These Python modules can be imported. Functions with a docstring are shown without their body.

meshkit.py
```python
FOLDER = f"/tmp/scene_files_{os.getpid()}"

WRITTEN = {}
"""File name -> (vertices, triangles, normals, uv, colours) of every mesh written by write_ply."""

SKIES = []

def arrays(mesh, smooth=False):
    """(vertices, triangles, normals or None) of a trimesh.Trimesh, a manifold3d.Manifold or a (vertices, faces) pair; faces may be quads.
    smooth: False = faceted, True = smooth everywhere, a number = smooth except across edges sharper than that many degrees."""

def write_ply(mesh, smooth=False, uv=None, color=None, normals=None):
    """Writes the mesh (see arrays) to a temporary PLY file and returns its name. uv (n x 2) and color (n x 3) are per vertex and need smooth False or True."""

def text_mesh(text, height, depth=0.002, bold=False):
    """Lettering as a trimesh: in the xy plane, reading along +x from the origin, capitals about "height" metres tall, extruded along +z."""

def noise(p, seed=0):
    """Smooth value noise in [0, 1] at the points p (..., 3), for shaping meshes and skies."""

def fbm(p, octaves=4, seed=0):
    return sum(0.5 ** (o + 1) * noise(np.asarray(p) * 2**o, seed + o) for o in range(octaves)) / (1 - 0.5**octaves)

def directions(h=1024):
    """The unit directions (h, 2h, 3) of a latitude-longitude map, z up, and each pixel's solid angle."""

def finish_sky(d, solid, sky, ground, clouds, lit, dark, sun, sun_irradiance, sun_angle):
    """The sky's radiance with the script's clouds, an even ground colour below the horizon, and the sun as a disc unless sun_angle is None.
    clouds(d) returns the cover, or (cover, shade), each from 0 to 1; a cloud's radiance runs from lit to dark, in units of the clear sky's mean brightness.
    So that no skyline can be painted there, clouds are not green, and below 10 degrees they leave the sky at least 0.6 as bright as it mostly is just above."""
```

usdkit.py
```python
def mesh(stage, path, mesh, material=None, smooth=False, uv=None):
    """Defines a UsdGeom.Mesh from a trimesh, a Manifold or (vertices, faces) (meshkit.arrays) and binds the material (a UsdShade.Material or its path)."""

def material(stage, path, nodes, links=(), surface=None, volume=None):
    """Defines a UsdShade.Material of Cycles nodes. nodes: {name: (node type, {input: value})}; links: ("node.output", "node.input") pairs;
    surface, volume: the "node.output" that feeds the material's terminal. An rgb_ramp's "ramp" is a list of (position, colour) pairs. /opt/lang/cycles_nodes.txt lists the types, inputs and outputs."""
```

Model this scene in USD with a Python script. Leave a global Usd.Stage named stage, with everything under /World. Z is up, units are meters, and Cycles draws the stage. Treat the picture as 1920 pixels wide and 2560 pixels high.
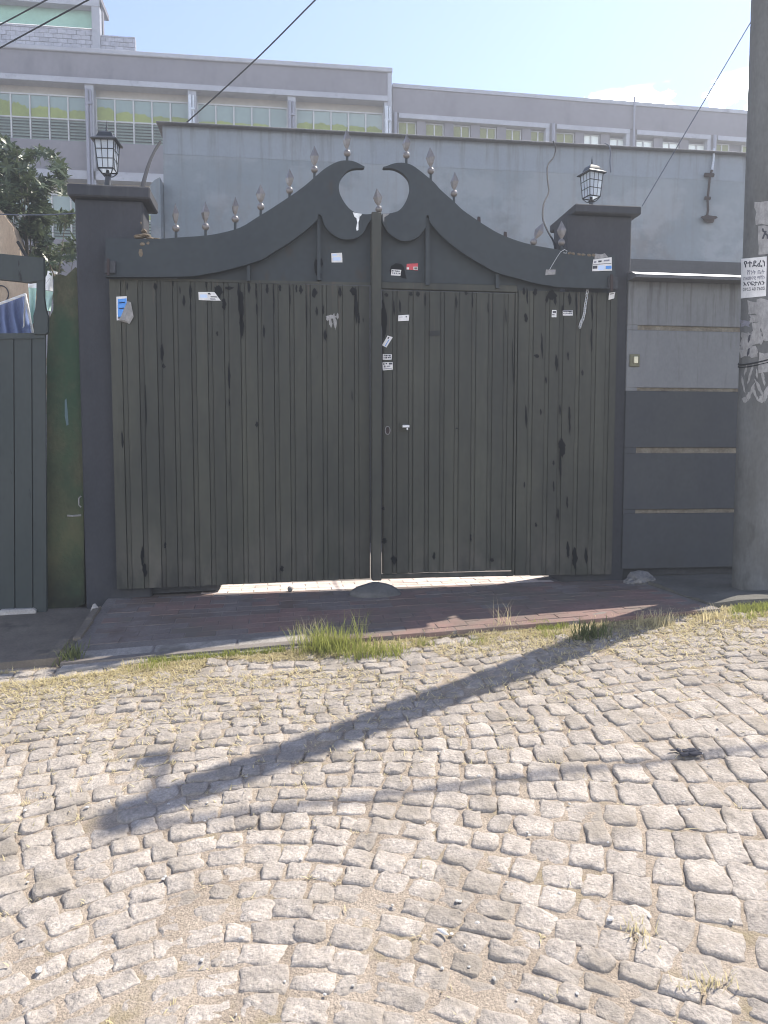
import math, numpy as np, trimesh, usdkit, meshkit
from shapely.geometry import Polygon
from shapely import affinity, union_all
from pxr import Usd, UsdGeom, UsdLux, UsdShade, Gf, Sdf, Vt

stage = Usd.Stage.CreateInMemory()
UsdGeom.SetStageUpAxis(stage, "Z"); UsdGeom.SetStageMetersPerUnit(stage, 1.0)
UsdGeom.Xform.Define(stage, "/World"); UsdGeom.Scope.Define(stage, "/World/Looks")

# ---------------------------------------------------------------- camera, sky, sun, exposure
EXPOSURE = 1.10
SKY_STRENGTH = 0.105
SUN_INTENSITY = 1.25
SUN_AZ = np.array([0.868, 0.496]); SUN_EL = math.atan(1.38)
FPX = 1925.0                                     # focal length in pixels of a 1920 pixel wide picture
TH, PI_ = math.radians(7.3), math.radians(4.2)
F0 = np.array([math.sin(TH), math.cos(TH), 0.0]); RV = np.array([math.cos(TH), -math.sin(TH), 0.0]); UP = np.array([0, 0, 1.0])
FV = F0 * math.cos(PI_) - UP * math.sin(PI_); UV = UP * math.cos(PI_) + F0 * math.sin(PI_)
CAM = np.array([-0.749, -6.294, 1.082])
cam = UsdGeom.Camera.Define(stage, "/World/camera")
cam.CreateHorizontalApertureAttr(36.0); cam.CreateVerticalApertureAttr(48.0); cam.CreateFocalLengthAttr(36.0 * FPX / 1920)
cam.CreateClippingRangeAttr(Gf.Vec2f(0.05, 2000)); cam.CreateExposureAttr(EXPOSURE)
M = np.eye(4); M[0, :3] = RV; M[1, :3] = UV; M[2, :3] = -FV; M[3, :3] = CAM
cam.AddTransformOp().Set(Gf.Matrix4d(*M.ravel().tolist()))
SUN = np.array([SUN_AZ[0] * math.cos(SUN_EL), SUN_AZ[1] * math.cos(SUN_EL), math.sin(SUN_EL)]); SUN /= np.linalg.norm(SUN)
ROT = math.atan2(SUN[0], SUN[1])
usdkit.material(stage, "/World/Looks/sky_look", {
    "sky": ("sky_texture", {"sky_type": "single_scattering", "sun_disc": False, "sun_elevation": SUN_EL, "sun_rotation": ROT, "altitude": 0.0, "air_density": 1.15, "aerosol_density": 0.45, "ozone_density": 1.6}),
    "tc": ("texture_coordinate", {}), "sep": ("separate_xyz", {}),
    "map": ("mapping", {"scale": (1.6, 1.6, 2.2), "location": (0.35, 0.0, 0.1)}),
    "n": ("noise_texture", {"scale": 7.0, "detail": 7.0, "roughness": 0.55}),
    "cov": ("map_range", {"from_min": 0.53, "from_max": 0.57, "clamp": True}),
    "lo": ("map_range", {"from_min": 0.404, "from_max": 0.390, "clamp": True}),
    "m": ("math", {"math_type": "multiply"}),
    "tint": ("mix", {"mix_type": "multiply", "fac": 1.0, "color2": (1.02, 0.95, 1.06)}),
    "mix": ("mix", {"color2": (26.0, 26.5, 27.0)}),
    "bg": ("background_shader", {"strength": SKY_STRENGTH})},
    [("tc.generated", "map.vector"), ("map.vector", "n.vector"), ("tc.generated", "sep.vector"), ("n.fac", "cov.value"), ("sep.z", "lo.value"),
     ("cov.result", "m.value1"), ("lo.result", "m.value2"), ("m.value", "mix.fac"), ("sky.color", "tint.color1"), ("tint.color", "mix.color1"), ("mix.color", "bg.color")], surface="bg.background")
dome = UsdLux.DomeLight.Define(stage, "/World/sky"); dome.GetPrim().SetCustomDataByKey("kind", "structure")
UsdShade.MaterialBindingAPI.Apply(dome.GetPrim()).Bind(UsdShade.Material.Get(stage, "/World/Looks/sky_look"))
sun = UsdLux.DistantLight.Define(stage, "/World/sun")
sun.CreateNormalizeAttr(True); sun.CreateIntensityAttr(SUN_INTENSITY); sun.CreateAngleAttr(0.5); sun.CreateColorAttr(Gf.Vec3f(1.0, 0.93, 0.82))
zx = SUN; xx = np.cross([0, 0, 1.0], zx); xx /= np.linalg.norm(xx); yx = np.cross(zx, xx)
S = np.eye(4); S[0, :3] = xx; S[1, :3] = yx; S[2, :3] = zx; S[3, :3] = SUN * 60
sun.AddTransformOp().Set(Gf.Matrix4d(*S.ravel().tolist()))

# ---------------------------------------------------------------- helpers
def ray(x, y): return FV + (x - 960) / FPX * RV - (y - 1280) / FPX * UV
def at(x, y, Y=0.0, k=0.0, x0=0.0):              # the point seen at (x, y) of the photograph on the upright plane Y + k (X - x0)
    d = ray(x, y); t = (Y + k * (CAM[0] - x0) - CAM[1]) / (d[1] - k * d[0]); return CAM + t * d
def road_z(x, y): return -0.0085 + 0.053 * x + 0.10 * y
def on_road(x, y):
    d = ray(x, y); n = np.array([-0.053, -0.10, 1]); return CAM + d * ((-0.0085 - n @ CAM) / (n @ d))

used = {}
def numbered(parent, name):
    k = (parent, name); n = used.get(k, -1) + 1; used[k] = n
    return name if n == 0 else f"{name}_{n:03d}"
def path_of(parent): return "/World" if parent is None else str(parent.GetPath())
def tag(p, label=None, cat=None, group=None, kind=None):
    for k, v in (("label", label), ("category", cat), ("group", group), ("kind", kind)):
        if v: p.SetCustomDataByKey(k, v)
    return p
def obj(name, mesh, material, parent=None, smooth=False, label=None, cat=None, group=None, kind=None):
    pp = path_of(parent); p = usdkit.mesh(stage, f"{pp}/{numbered(pp, name)}", mesh, "/World/Looks/" + material, smooth).GetPrim()
    return tag(p, label, cat, group, kind)
def thing(name, label, cat, loc=(0, 0, 0), rz=0.0, group=None, scale=None):
    x = UsdGeom.Xform.Define(stage, "/World/" + numbered("/World", name)); x.AddTranslateOp().Set(Gf.Vec3d(*map(float, loc)))
    if rz: x.AddRotateZOp().Set(float(rz))
    if scale: x.AddScaleOp().Set(Gf.Vec3f(*scale))
    return tag(x.GetPrim(), label, cat, group)

cat_ = trimesh.util.concatenate
def box(x0, x1, y0, y1, z0, z1, bev=0.0):
    if bev <= 0:
        m = trimesh.creation.box([abs(x1 - x0), abs(y1 - y0), abs(z1 - z0)]); m.apply_translation([(x0 + x1) / 2, (y0 + y1) / 2, (z0 + z1) / 2]); return m
    v = []
    for sx, X in ((1, x0), (-1, x1)):
        for sy, Y in ((1, y0), (-1, y1)):
            for sz, Z in ((1, z0), (-1, z1)):
                v += [[X + sx * bev, Y + sy * bev, Z], [X + sx * bev, Y, Z + sz * bev], [X, Y + sy * bev, Z + sz * bev]]
    return trimesh.convex.convex_hull(np.array(v))
def wall_poly(pts, y0, y1):                      # polygon in (X, Z) extruded between y0 and y1
    g = pts if not isinstance(pts, (list, np.ndarray)) else Polygon(pts)
    if not g.is_valid: g = g.buffer(0)
    parts = []
    for q in getattr(g, "geoms", [g]):
        m = trimesh.creation.extrude_polygon(q, abs(y1 - y0), engine="earcut")
        v = m.vertices.copy(); m = trimesh.Trimesh(np.c_[v[:, 0], max(y0, y1) - v[:, 2], v[:, 1]], m.faces, process=False); parts.append(m)
    return cat_(parts)
def px_poly(pts, y0, y1, Y=None):                # the same from photograph points on the plane of its front face
    Y = min(y0, y1) if Y is None else Y
    return wall_poly([(lambda p: (p[0], p[2]))(at(x, y, Y)) for x, y in pts], y0, y1)
def tube(pts, r, sides=8, closed=True):
    p = np.asarray(pts, float); n = len(p); t = np.gradient(p, axis=0); t /= np.linalg.norm(t, axis=1, keepdims=True) + 1e-12
    ref = np.array([0, 0, 1.0]) if abs(t[:, 2]).mean() < 0.8 else np.array([1.0, 0, 0])
    a = np.cross(t, ref); a /= np.linalg.norm(a, axis=1, keepdims=True) + 1e-12; b = np.cross(t, a)
    r = np.broadcast_to(r, (n,)); an = np.arange(sides) * 2 * math.pi / sides
    v = (p[:, None] + r[:, None, None] * (np.cos(an)[None, :, None] * a[:, None] + np.sin(an)[None, :, None] * b[:, None])).reshape(-1, 3)
    f = []
    for i in range(n - 1):
        for j in range(sides):
            q = [i * sides + j, i * sides + (j + 1) % sides, (i + 1) * sides + (j + 1) % sides, (i + 1) * sides + j]; f += [[q[0], q[2], q[1]], [q[0], q[3], q[2]]]
    if closed:
        v = np.vstack([v, p[0], p[-1]])
        for j in range(sides):
            f += [[n * sides, j, (j + 1) % sides], [n * sides + 1, (n - 1) * sides + (j + 1) % sides, (n - 1) * sides + j]]
    m = trimesh.Trimesh(v, f, process=False); m.fix_normals() if False else None
    return m
def lathe(profile, sides=20, centre=(0, 0, 0)):  # profile of (radius, z) from bottom to top
    pr = np.array(profile, float); an = np.arange(sides) * 2 * math.pi / sides; n = len(pr)
    v = np.stack([pr[:, None, 0] * np.cos(an), pr[:, None, 0] * np.sin(an), np.repeat(pr[:, 1:2], sides, 1)], -1).reshape(-1, 3) + np.array(centre); f = []
    for i in range(n - 1):
        for j in range(sides):
            a, b, c, d = i * sides + j, i * sides + (j + 1) % sides, (i + 1) * sides + (j + 1) % sides, (i + 1) * sides + j; f += [[a, b, c], [a, c, d]]
    return trimesh.Trimesh(v, f, process=False)
def grid(xs, ys, zf):
    X, Y = np.meshgrid(xs, ys); Z = zf(X, Y); n, m = len(xs), len(ys)
    i = np.arange((m - 1) * n).reshape(m - 1, n)[:, :-1].ravel()
    return trimesh.Trimesh(np.c_[X.ravel(), Y.ravel(), Z.ravel()], np.vstack([np.c_[i, i + 1, i + n + 1], np.c_[i, i + n + 1, i + n]]), process=False)
def blob(shape, r, seed, sub=2, amp=0.25):
    m = trimesh.creation.icosphere(sub, 1.0); v = m.vertices; k = 1 + amp * (meshkit.fbm(v * 1.6 + seed * 7.1, 3, seed) - 0.5) * 2
    return trimesh.Trimesh(v * k[:, None] * np.array(r) + np.array(shape), m.faces, process=False)

# ---------------------------------------------------------------- materials
def mat(name, a, b, scale=3.0, stretch=(1, 1, 1), rough=0.85, fine=40.0, fine_amt=0.25, bump=0.3, bscale=90.0, bdist=0.004, stain=None, metal=0.0, spec=0.3, vary=None, distort=0.0, contrast=(0.35, 0.65), zmask=()):
    """Weathered surface: two tones mixed by a broad noise, a fine noise for grain, an optional stain (colour, scale, stretch, from, to) and relief."""
    n = {"g": ("geometry", {}), "map": ("mapping", {"scale": stretch}), "n1": ("noise_texture", {"scale": scale, "detail": 6.0, "roughness": 0.6, "distortion": distort}),
         "r1": ("rgb_ramp", {"ramp": [(contrast[0], a), (contrast[1], b)]}), "n2": ("noise_texture", {"scale": fine, "detail": 4.0, "roughness": 0.65}),
         "r2": ("map_range", {"from_min": 0.25, "from_max": 0.75, "to_min": 1 - fine_amt, "to_max": 1 + fine_amt}), "mul": ("mix", {"mix_type": "multiply", "fac": 1.0}),
         "n3": ("noise_texture", {"scale": bscale, "detail": 5.0, "roughness": 0.6}), "bp": ("bump", {"strength": bump, "distance": bdist}),
         "p": ("principled_bsdf", {"roughness": rough, "metallic": metal, "specular_ior_level": spec})}
    l = [("g.position", "map.vector"), ("map.vector", "n1.vector"), ("n1.fac", "r1.fac"), ("map.vector", "n2.vector"), ("n2.fac", "r2.value"), ("r1.color", "mul.color1"), ("r2.result", "mul.color2"),
         ("g.position", "n3.vector"), ("n3.fac", "bp.height"), ("bp.normal", "p.normal")]
    out = "mul.color"
    if stain:
        col, sc, st, lo, hi = stain
        n |= {"smap": ("mapping", {"scale": st, "location": (3.1, 1.7, 5.3)}), "sn": ("noise_texture", {"scale": sc, "detail": 7.0, "roughness": 0.62}), "sr": ("map_range", {"from_min": lo, "from_max": hi, "clamp": True}), "sm": ("mix", {"color2": col})}
        l += [("g.position", "smap.vector"), ("smap.vector", "sn.vector"), ("sn.fac", "sr.value"), ("sr.result", "sm.fac"), (out, "sm.color1")]; out = "sm.color"
    for q, (col, za, zb, sc_, st, lo, hi, amt) in enumerate(zmask):      # dirt, splash or drips that thin out from height za to height zb
        n |= {f"zs{q}": ("separate_xyz", {}), f"zr{q}": ("map_range", {"from_min": za, "from_max": zb, "to_min": amt, "to_max": 0.0, "clamp": True}), f"zm{q}": ("mapping", {"scale": st, "location": (q * 1.3, 0.7, 0.2)}), f"zn{q}": ("noise_texture", {"scale": sc_, "detail": 6.0, "roughness": 0.65}),
              f"zt{q}": ("map_range", {"from_min": lo, "from_max": hi, "clamp": True}), f"zp{q}": ("math", {"math_type": "multiply"}), f"zx{q}": ("mix", {"color2": col})}
        l += [("g.position", f"zs{q}.vector"), (f"zs{q}.z", f"zr{q}.value"), ("g.position", f"zm{q}.vector"), (f"zm{q}.vector", f"zn{q}.vector"), (f"zn{q}.fac", f"zt{q}.value"), (f"zr{q}.result", f"zp{q}.value1"), (f"zt{q}.result", f"zp{q}.value2"), (f"zp{q}.value", f"zx{q}.fac"), (out, f"zx{q}.color1")]; out = f"zx{q}.color"
    if vary:
        src, amt = vary
        n |= {"oi": ("object_info", {}), "vr": ("map_range", {"to_min": 1 - amt, "to_max": 1 + amt}), "vm": ("mix", {"mix_type": "multiply", "fac": 1.0})}
        l += [(("oi.random" if src == "object" else "g.random_per_island"), "vr.value"), (out, "vm.color1"), ("vr.result", "vm.color2")]; out = "vm.color"
    l.append((out, "p.base_color"))
    usdkit.material(stage, "/World/Looks/" + name, n, l, surface="p.BSDF"); return name
def plain(name, col, rough=0.6, metal=0.0, spec=0.4):
    usdkit.material(stage, "/World/Looks/" + name, {"p": ("principled_bsdf", {"base_color": col, "roughness": rough, "metallic": metal, "specular_ior_level": spec})}, [], surface="p.BSDF"); return name

gate_a, gate_b = (0.0200, 0.0215, 0.0165), (0.0380, 0.0385, 0.0275)
mat("gate_paint", gate_a, gate_b, 2.6, (1, 1, 0.28), 0.62, 18, 0.16, 0.35, 9, 0.006, stain=((0.0055, 0.006, 0.0075), 9.0, (2.6, 2.6, 0.30), 0.715, 0.735), spec=0.35, zmask=(((0.085, 0.075, 0.062), 0.05, 0.75, 5.0, (1, 1, 0.6), 0.40, 0.70, 0.65), ((0.010, 0.010, 0.010), 0.03, 0.30, 6.0, (1.5, 1.5, 0.7), 0.48, 0.66, 0.8), ((0.070, 0.046, 0.032), 2.6, 1.2, 10.0, (3.5, 3.5, 0.18), 0.58, 0.68, 0.5)))
mat("gate_plank", gate_a, gate_b, 2.6, (1, 1, 0.28), 0.62, 18, 0.16, 0.35, 9, 0.006, stain=((0.0055, 0.006, 0.0075), 9.0, (4.0, 4.0, 0.35), 0.72, 0.74), spec=0.35, vary=("object", 0.15), zmask=(((0.085, 0.075, 0.062), 0.05, 0.75, 5.0, (1, 1, 0.6), 0.40, 0.70, 0.65), ((0.010, 0.010, 0.010), 0.03, 0.30, 6.0, (1.5, 1.5, 0.7), 0.48, 0.66, 0.8), ((0.070, 0.046, 0.032), 2.6, 1.2, 10.0, (3.5, 3.5, 0.18), 0.58, 0.68, 0.5)))
mat("gate_arch_paint", (0.014, 0.020, 0.024), (0.020, 0.026, 0.028), 2.2, (1, 1, 1), 0.6, 14, 0.16, 0.30, 7, 0.006, spec=0.35, stain=((0.024, 0.020, 0.016), 5.0, (1, 1, 0.6), 0.60, 0.70))
plain("bare_patch", (0.0045, 0.0052, 0.0065), 0.9, 0.0, 0.12)
mat("spike_paint", (0.075, 0.066, 0.060), (0.11, 0.10, 0.095), 30, rough=0.28, fine=120, fine_amt=0.12, bump=0.05, metal=0.0, spec=0.9)
mat("pillar_plaster", (0.026, 0.028, 0.033), (0.035, 0.036, 0.042), 2.0, (1, 1, 0.5), 0.9, 70, 0.12, 0.35, 160, 0.003, stain=((0.019, 0.015, 0.013), 3.0, (1, 1, 0.35), 0.66, 0.8), zmask=(((0.045, 0.045, 0.045), 0.0, 0.7, 4.0, (1, 1, 0.7), 0.42, 0.62, 0.6), ((0.045, 0.047, 0.05), 3.1, 2.3, 6.0, (2.5, 2.5, 0.2), 0.52, 0.66, 0.6)))
mat("broken_plaster", (0.106, 0.082, 0.058), (0.163, 0.134, 0.096), 14, rough=0.95, fine=90, bump=0.8, bscale=60, bdist=0.01)
mat("wall_light", (0.124, 0.128, 0.134), (0.150, 0.155, 0.159), 1.6, (1, 1, 0.5), 0.92, 60, 0.08, 0.25, 150, 0.003, stain=((0.083, 0.081, 0.076), 9.0, (2.2, 2.2, 0.16), 0.60, 0.78), zmask=(((0.07, 0.07, 0.068), 2.52, 1.95, 9.0, (2.6, 2.6, 0.12), 0.50, 0.62, 0.75),))
mat("wall_dark", (0.035, 0.038, 0.044), (0.046, 0.049, 0.051), 1.8, (1, 1, 0.6), 0.9, 60, 0.10, 0.25, 150, 0.003, zmask=(((0.035, 0.036, 0.036), 0.1, 0.55, 4.0, (1, 1, 0.7), 0.40, 0.62, 0.7),))
mat("mortar", (0.110, 0.094, 0.072), (0.169, 0.153, 0.123), 12, rough=0.95, fine=60, bump=0.8, bscale=70, bdist=0.008)
mat("coping", (0.078, 0.080, 0.088), (0.098, 0.100, 0.106), 3, rough=0.9, fine=60, bump=0.3)
mat("rear_plaster", (0.142, 0.168, 0.188), (0.168, 0.190, 0.206), 0.55, (1, 1, 1.4), 0.9, 45, 0.05, 0.2, 120, 0.003, stain=((0.099, 0.101, 0.107), 0.9, (1, 1, 1), 0.60, 0.80), distort=0.6, zmask=(((0.13, 0.135, 0.14), 5.6, 3.4, 5.0, (2.4, 2.4, 0.14), 0.52, 0.66, 0.85), ((0.15, 0.14, 0.135), 3.2, 5.4, 1.6, (1, 1, 0.8), 0.52, 0.64, 0.75), ((0.30, 0.31, 0.32), 3.0, 6.5, 0.8, (1, 1, 1.4), 0.50, 0.56, 0.35)))
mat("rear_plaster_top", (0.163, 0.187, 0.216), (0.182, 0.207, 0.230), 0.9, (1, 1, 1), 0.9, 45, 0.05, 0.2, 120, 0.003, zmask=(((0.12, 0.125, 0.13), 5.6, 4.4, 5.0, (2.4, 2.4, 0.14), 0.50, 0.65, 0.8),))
mat("rear_coping", (0.090, 0.095, 0.105), (0.132, 0.136, 0.147), 2.0, rough=0.9, fine=30)
mat("dark_plaster", (0.036, 0.038, 0.042), (0.050, 0.052, 0.057), 2.0, rough=0.9)
mat("school_grey", (0.090, 0.090, 0.109), (0.115, 0.115, 0.134), 0.35, (1, 1, 1), 0.9, 8, 0.06, 0.1, 30, 0.01, stain=((0.056, 0.059, 0.074), 0.9, (1, 1, 0.35), 0.55, 0.8), zmask=(((0.10, 0.10, 0.115), 11.2, 12.0, 1.6, (1, 1, 0.7), 0.46, 0.64, 0.6), ((0.11, 0.11, 0.125), 12.5, 11.4, 2.2, (1.6, 1.6, 0.18), 0.52, 0.68, 0.5)))
mat("school_white", (0.185, 0.198, 0.231), (0.222, 0.238, 0.270), 0.8, (1, 1, 1), 0.85, 8, 0.06, 0.1, 30, 0.01, stain=((0.122, 0.131, 0.159), 1.8, (1, 1, 1), 0.60, 0.72))
mat("school_beige", (0.215, 0.201, 0.176), (0.248, 0.234, 0.206), 0.8, rough=0.9, fine=9, fine_amt=0.05)
mat("school_teal", (0.141, 0.269, 0.211), (0.192, 0.320, 0.269), 0.5, rough=0.8, fine=6, fine_amt=0.08)
mat("block_grey", (0.191, 0.202, 0.238), (0.227, 0.239, 0.277), 1.5, rough=0.95, fine=14, bump=0.3, vary=("object", 0.10))
mat("pipe_paint", (0.30, 0.34, 0.40), (0.40, 0.44, 0.49), 1.5, rough=0.6)
plain("pipe_dark", (0.13, 0.14, 0.18), 0.6)
plain("faded_teal", (0.075, 0.115, 0.13), 0.9)
plain("window_frame", (0.26, 0.275, 0.285), 0.55)
plain("louvre_glass", (0.155, 0.205, 0.18), 0.25, 0.0, 0.5)
plain("louvre_dark", (0.03, 0.035, 0.035), 0.7)
plain("window_glass", (0.13, 0.18, 0.175), 0.12, 0.0, 0.5)
plain("window_glass_white", (0.50, 0.56, 0.55), 0.2, 0.0, 0.5)
mat("green_film", (0.109, 0.143, 0.029), (0.154, 0.193, 0.043), 0.9, rough=0.6, fine=6, fine_amt=0.12, bump=0.0)
mat("olive_film", (0.101, 0.117, 0.041), (0.133, 0.153, 0.057), 0.9, rough=0.6, fine=6, fine_amt=0.12, bump=0.0)
mat("moss_wall", (0.030, 0.042, 0.024), (0.066, 0.064, 0.038), 2.4, (1, 1, 0.5), 0.95, 45, 0.30, 0.8, 40, 0.012, stain=((0.024, 0.050, 0.027), 2.2, (1, 1, 0.6), 0.46, 0.60), zmask=(((0.095, 0.088, 0.045), 0.35, 1.5, 2.5, (1, 1, 0.6), 0.36, 0.62, 0.75), ((0.016, 0.018, 0.013), -0.1, 0.35, 4.0, (1, 1, 1), 0.30, 0.55, 0.85)))
mat("old_gate", (0.024, 0.032, 0.031), (0.035, 0.041, 0.039), 1.5, (1, 1, 0.3), 0.6, 40, 0.10, 0.1, 140, 0.002, stain=((0.006, 0.008, 0.007), 7, (3, 3, 0.5), 0.68, 0.7))
mat("concrete_pole", (0.080, 0.081, 0.078), (0.108, 0.110, 0.109), 5.0, (1, 1, 0.35), 0.92, 60, 0.15, 0.4, 120, 0.004, stain=((0.053, 0.053, 0.052), 6, (1, 1, 0.4), 0.58, 0.7), zmask=(((0.05, 0.048, 0.043), 0.0, 1.3, 5.0, (1, 1, 0.7), 0.40, 0.62, 0.5),))
mat("paper", (0.515, 0.507, 0.491), (0.593, 0.585, 0.569), 20, rough=0.85, fine=120, fine_amt=0.06, bump=0.1)
mat("old_paper", (0.187, 0.183, 0.178), (0.259, 0.254, 0.246), 25, (1, 1, 0.5), rough=0.9, fine=80, fine_amt=0.2, bump=0.3)
plain("ink", (0.03, 0.03, 0.04), 0.7); plain("ink_grey", (0.16, 0.16, 0.19), 0.7); plain("ink_blue", (0.06, 0.22, 0.55), 0.6); plain("ink_red", (0.42, 0.05, 0.06), 0.6); plain("pale_blue_print", (0.42, 0.52, 0.68), 0.6)
plain("black_metal", (0.012, 0.014, 0.016), 0.45, 0.0, 0.5)
plain("galvanised", (0.50, 0.50, 0.50), 0.4, 0.8)
plain("wire_black", (0.010, 0.011, 0.014), 0.8, 0.0, 0.1); plain("wire_grey", (0.07, 0.08, 0.11), 0.7, 0.0, 0.2); plain("rust", (0.042, 0.032, 0.032), 0.95, 0.0, 0.1); plain("twine", (0.42, 0.44, 0.44), 0.8)
plain("bell_plastic", (0.62, 0.58, 0.42), 0.5); plain("bell_box", (0.12, 0.115, 0.075), 0.9)
mat("paint_drip", (0.55, 0.57, 0.56), (0.68, 0.69, 0.68), 30, rough=0.6)
mat("cloth_blue", (0.10, 0.14, 0.26), (0.15, 0.19, 0.33), 6, (1, 1, 0.2), 0.95, 200, 0.15); plain("cloth_white", (0.78, 0.78, 0.76), 0.9); plain("cloth_mint", (0.46, 0.66, 0.58), 0.9)
mat("tan_sheet", (0.276, 0.210, 0.148), (0.348, 0.279, 0.205), 5, (1, 1, 0.3), 0.9, 60, 0.15, stain=((0.162, 0.111, 0.068), 8, (2, 2, 0.2), 0.62, 0.72))
mat("earth", (0.246, 0.202, 0.158), (0.342, 0.288, 0.230), 4.5, (1, 1, 1), 0.97, 110, 0.42, 1.0, 130, 0.010, stain=((0.240, 0.198, 0.129), 5.0, (1, 1, 1), 0.56, 0.7))
mat("cobble_stone", (0.256, 0.228, 0.199), (0.359, 0.322, 0.283), 11, (1, 1, 1), 0.96, 85, 0.34, 0.9, 60, 0.012, stain=((0.227, 0.200, 0.168), 4.0, (1, 1, 1), 0.50, 0.66), vary=("object", 0.10))
mat("cobble_stone_far", (0.256, 0.228, 0.199), (0.359, 0.322, 0.283), 11, (1, 1, 1), 0.96, 85, 0.34, 0.9, 60, 0.012, stain=((0.227, 0.200, 0.168), 4.0, (1, 1, 1), 0.50, 0.66), vary=("island", 0.10))
mat("grit", (0.45, 0.43, 0.40), (0.62, 0.60, 0.57), 20, vary=("island", 0.3))
mat("paver_red", (0.151, 0.097, 0.084), (0.184, 0.119, 0.104), 4, rough=0.9, fine=60, fine_amt=0.2, bump=0.3, stain=((0.121, 0.104, 0.088), 1.6, (1, 1, 1), 0.42, 0.60), vary=("object", 0.06))
mat("paver_pale", (0.42, 0.35, 0.32), (0.54, 0.47, 0.43), 4, rough=0.9, fine=60, fine_amt=0.2, bump=0.3, vary=("object", 0.12))  # paler paver copy, the sunlight behind the gate put into its colour
mat("paver_grey", (0.122, 0.103, 0.096), (0.156, 0.132, 0.121), 4, rough=0.9, fine=60, fine_amt=0.2, bump=0.3, stain=((0.107, 0.078, 0.063), 1.8, (1, 1, 1), 0.50, 0.64), vary=("object", 0.06))
mat("concrete", (0.31, 0.29, 0.265), (0.40, 0.375, 0.345), 2.5, rough=0.95, fine=60, fine_amt=0.2, bump=0.5, stain=((0.19, 0.18, 0.165), 2.5, (1, 1, 1), 0.56, 0.7))
mat("old_concrete", (0.112, 0.095, 0.078), (0.153, 0.131, 0.105), 2.5, rough=0.95, fine=60, fine_amt=0.2, bump=0.5, stain=((0.075, 0.065, 0.053), 2.5, (1, 1, 1), 0.56, 0.7))
mat("worn_concrete", (0.20, 0.185, 0.170), (0.27, 0.250, 0.228), 4, rough=0.95, fine=60, fine_amt=0.25, bump=0.7, bscale=40, bdist=0.008, stain=((0.13, 0.12, 0.105), 5, (1, 1, 1), 0.50, 0.64))
mat("joint_dust", (0.125, 0.110, 0.100), (0.165, 0.148, 0.135), 3, rough=0.95, fine=60, fine_amt=0.25, bump=0.6)
plain("white_lime", (0.72, 0.71, 0.69), 0.9)  # sunlight on the wall coping, painted in as white
mat("dark_ground", (0.072, 0.070, 0.062), (0.106, 0.101, 0.089), 3, rough=0.95, fine=60, fine_amt=0.25, bump=0.6)
mat("bark", (0.10, 0.085, 0.065), (0.16, 0.14, 0.11), 14, rough=0.95, fine=90)
mat("rock", (0.112, 0.108, 0.105), (0.182, 0.175, 0.168), 8, rough=0.95, fine=60, fine_amt=0.25, bump=0.8, bscale=40, bdist=0.01)
mat("mound_concrete", (0.084, 0.081, 0.077), (0.119, 0.115, 0.108), 6, rough=0.95, fine=60, fine_amt=0.2, bump=0.5)
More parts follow.
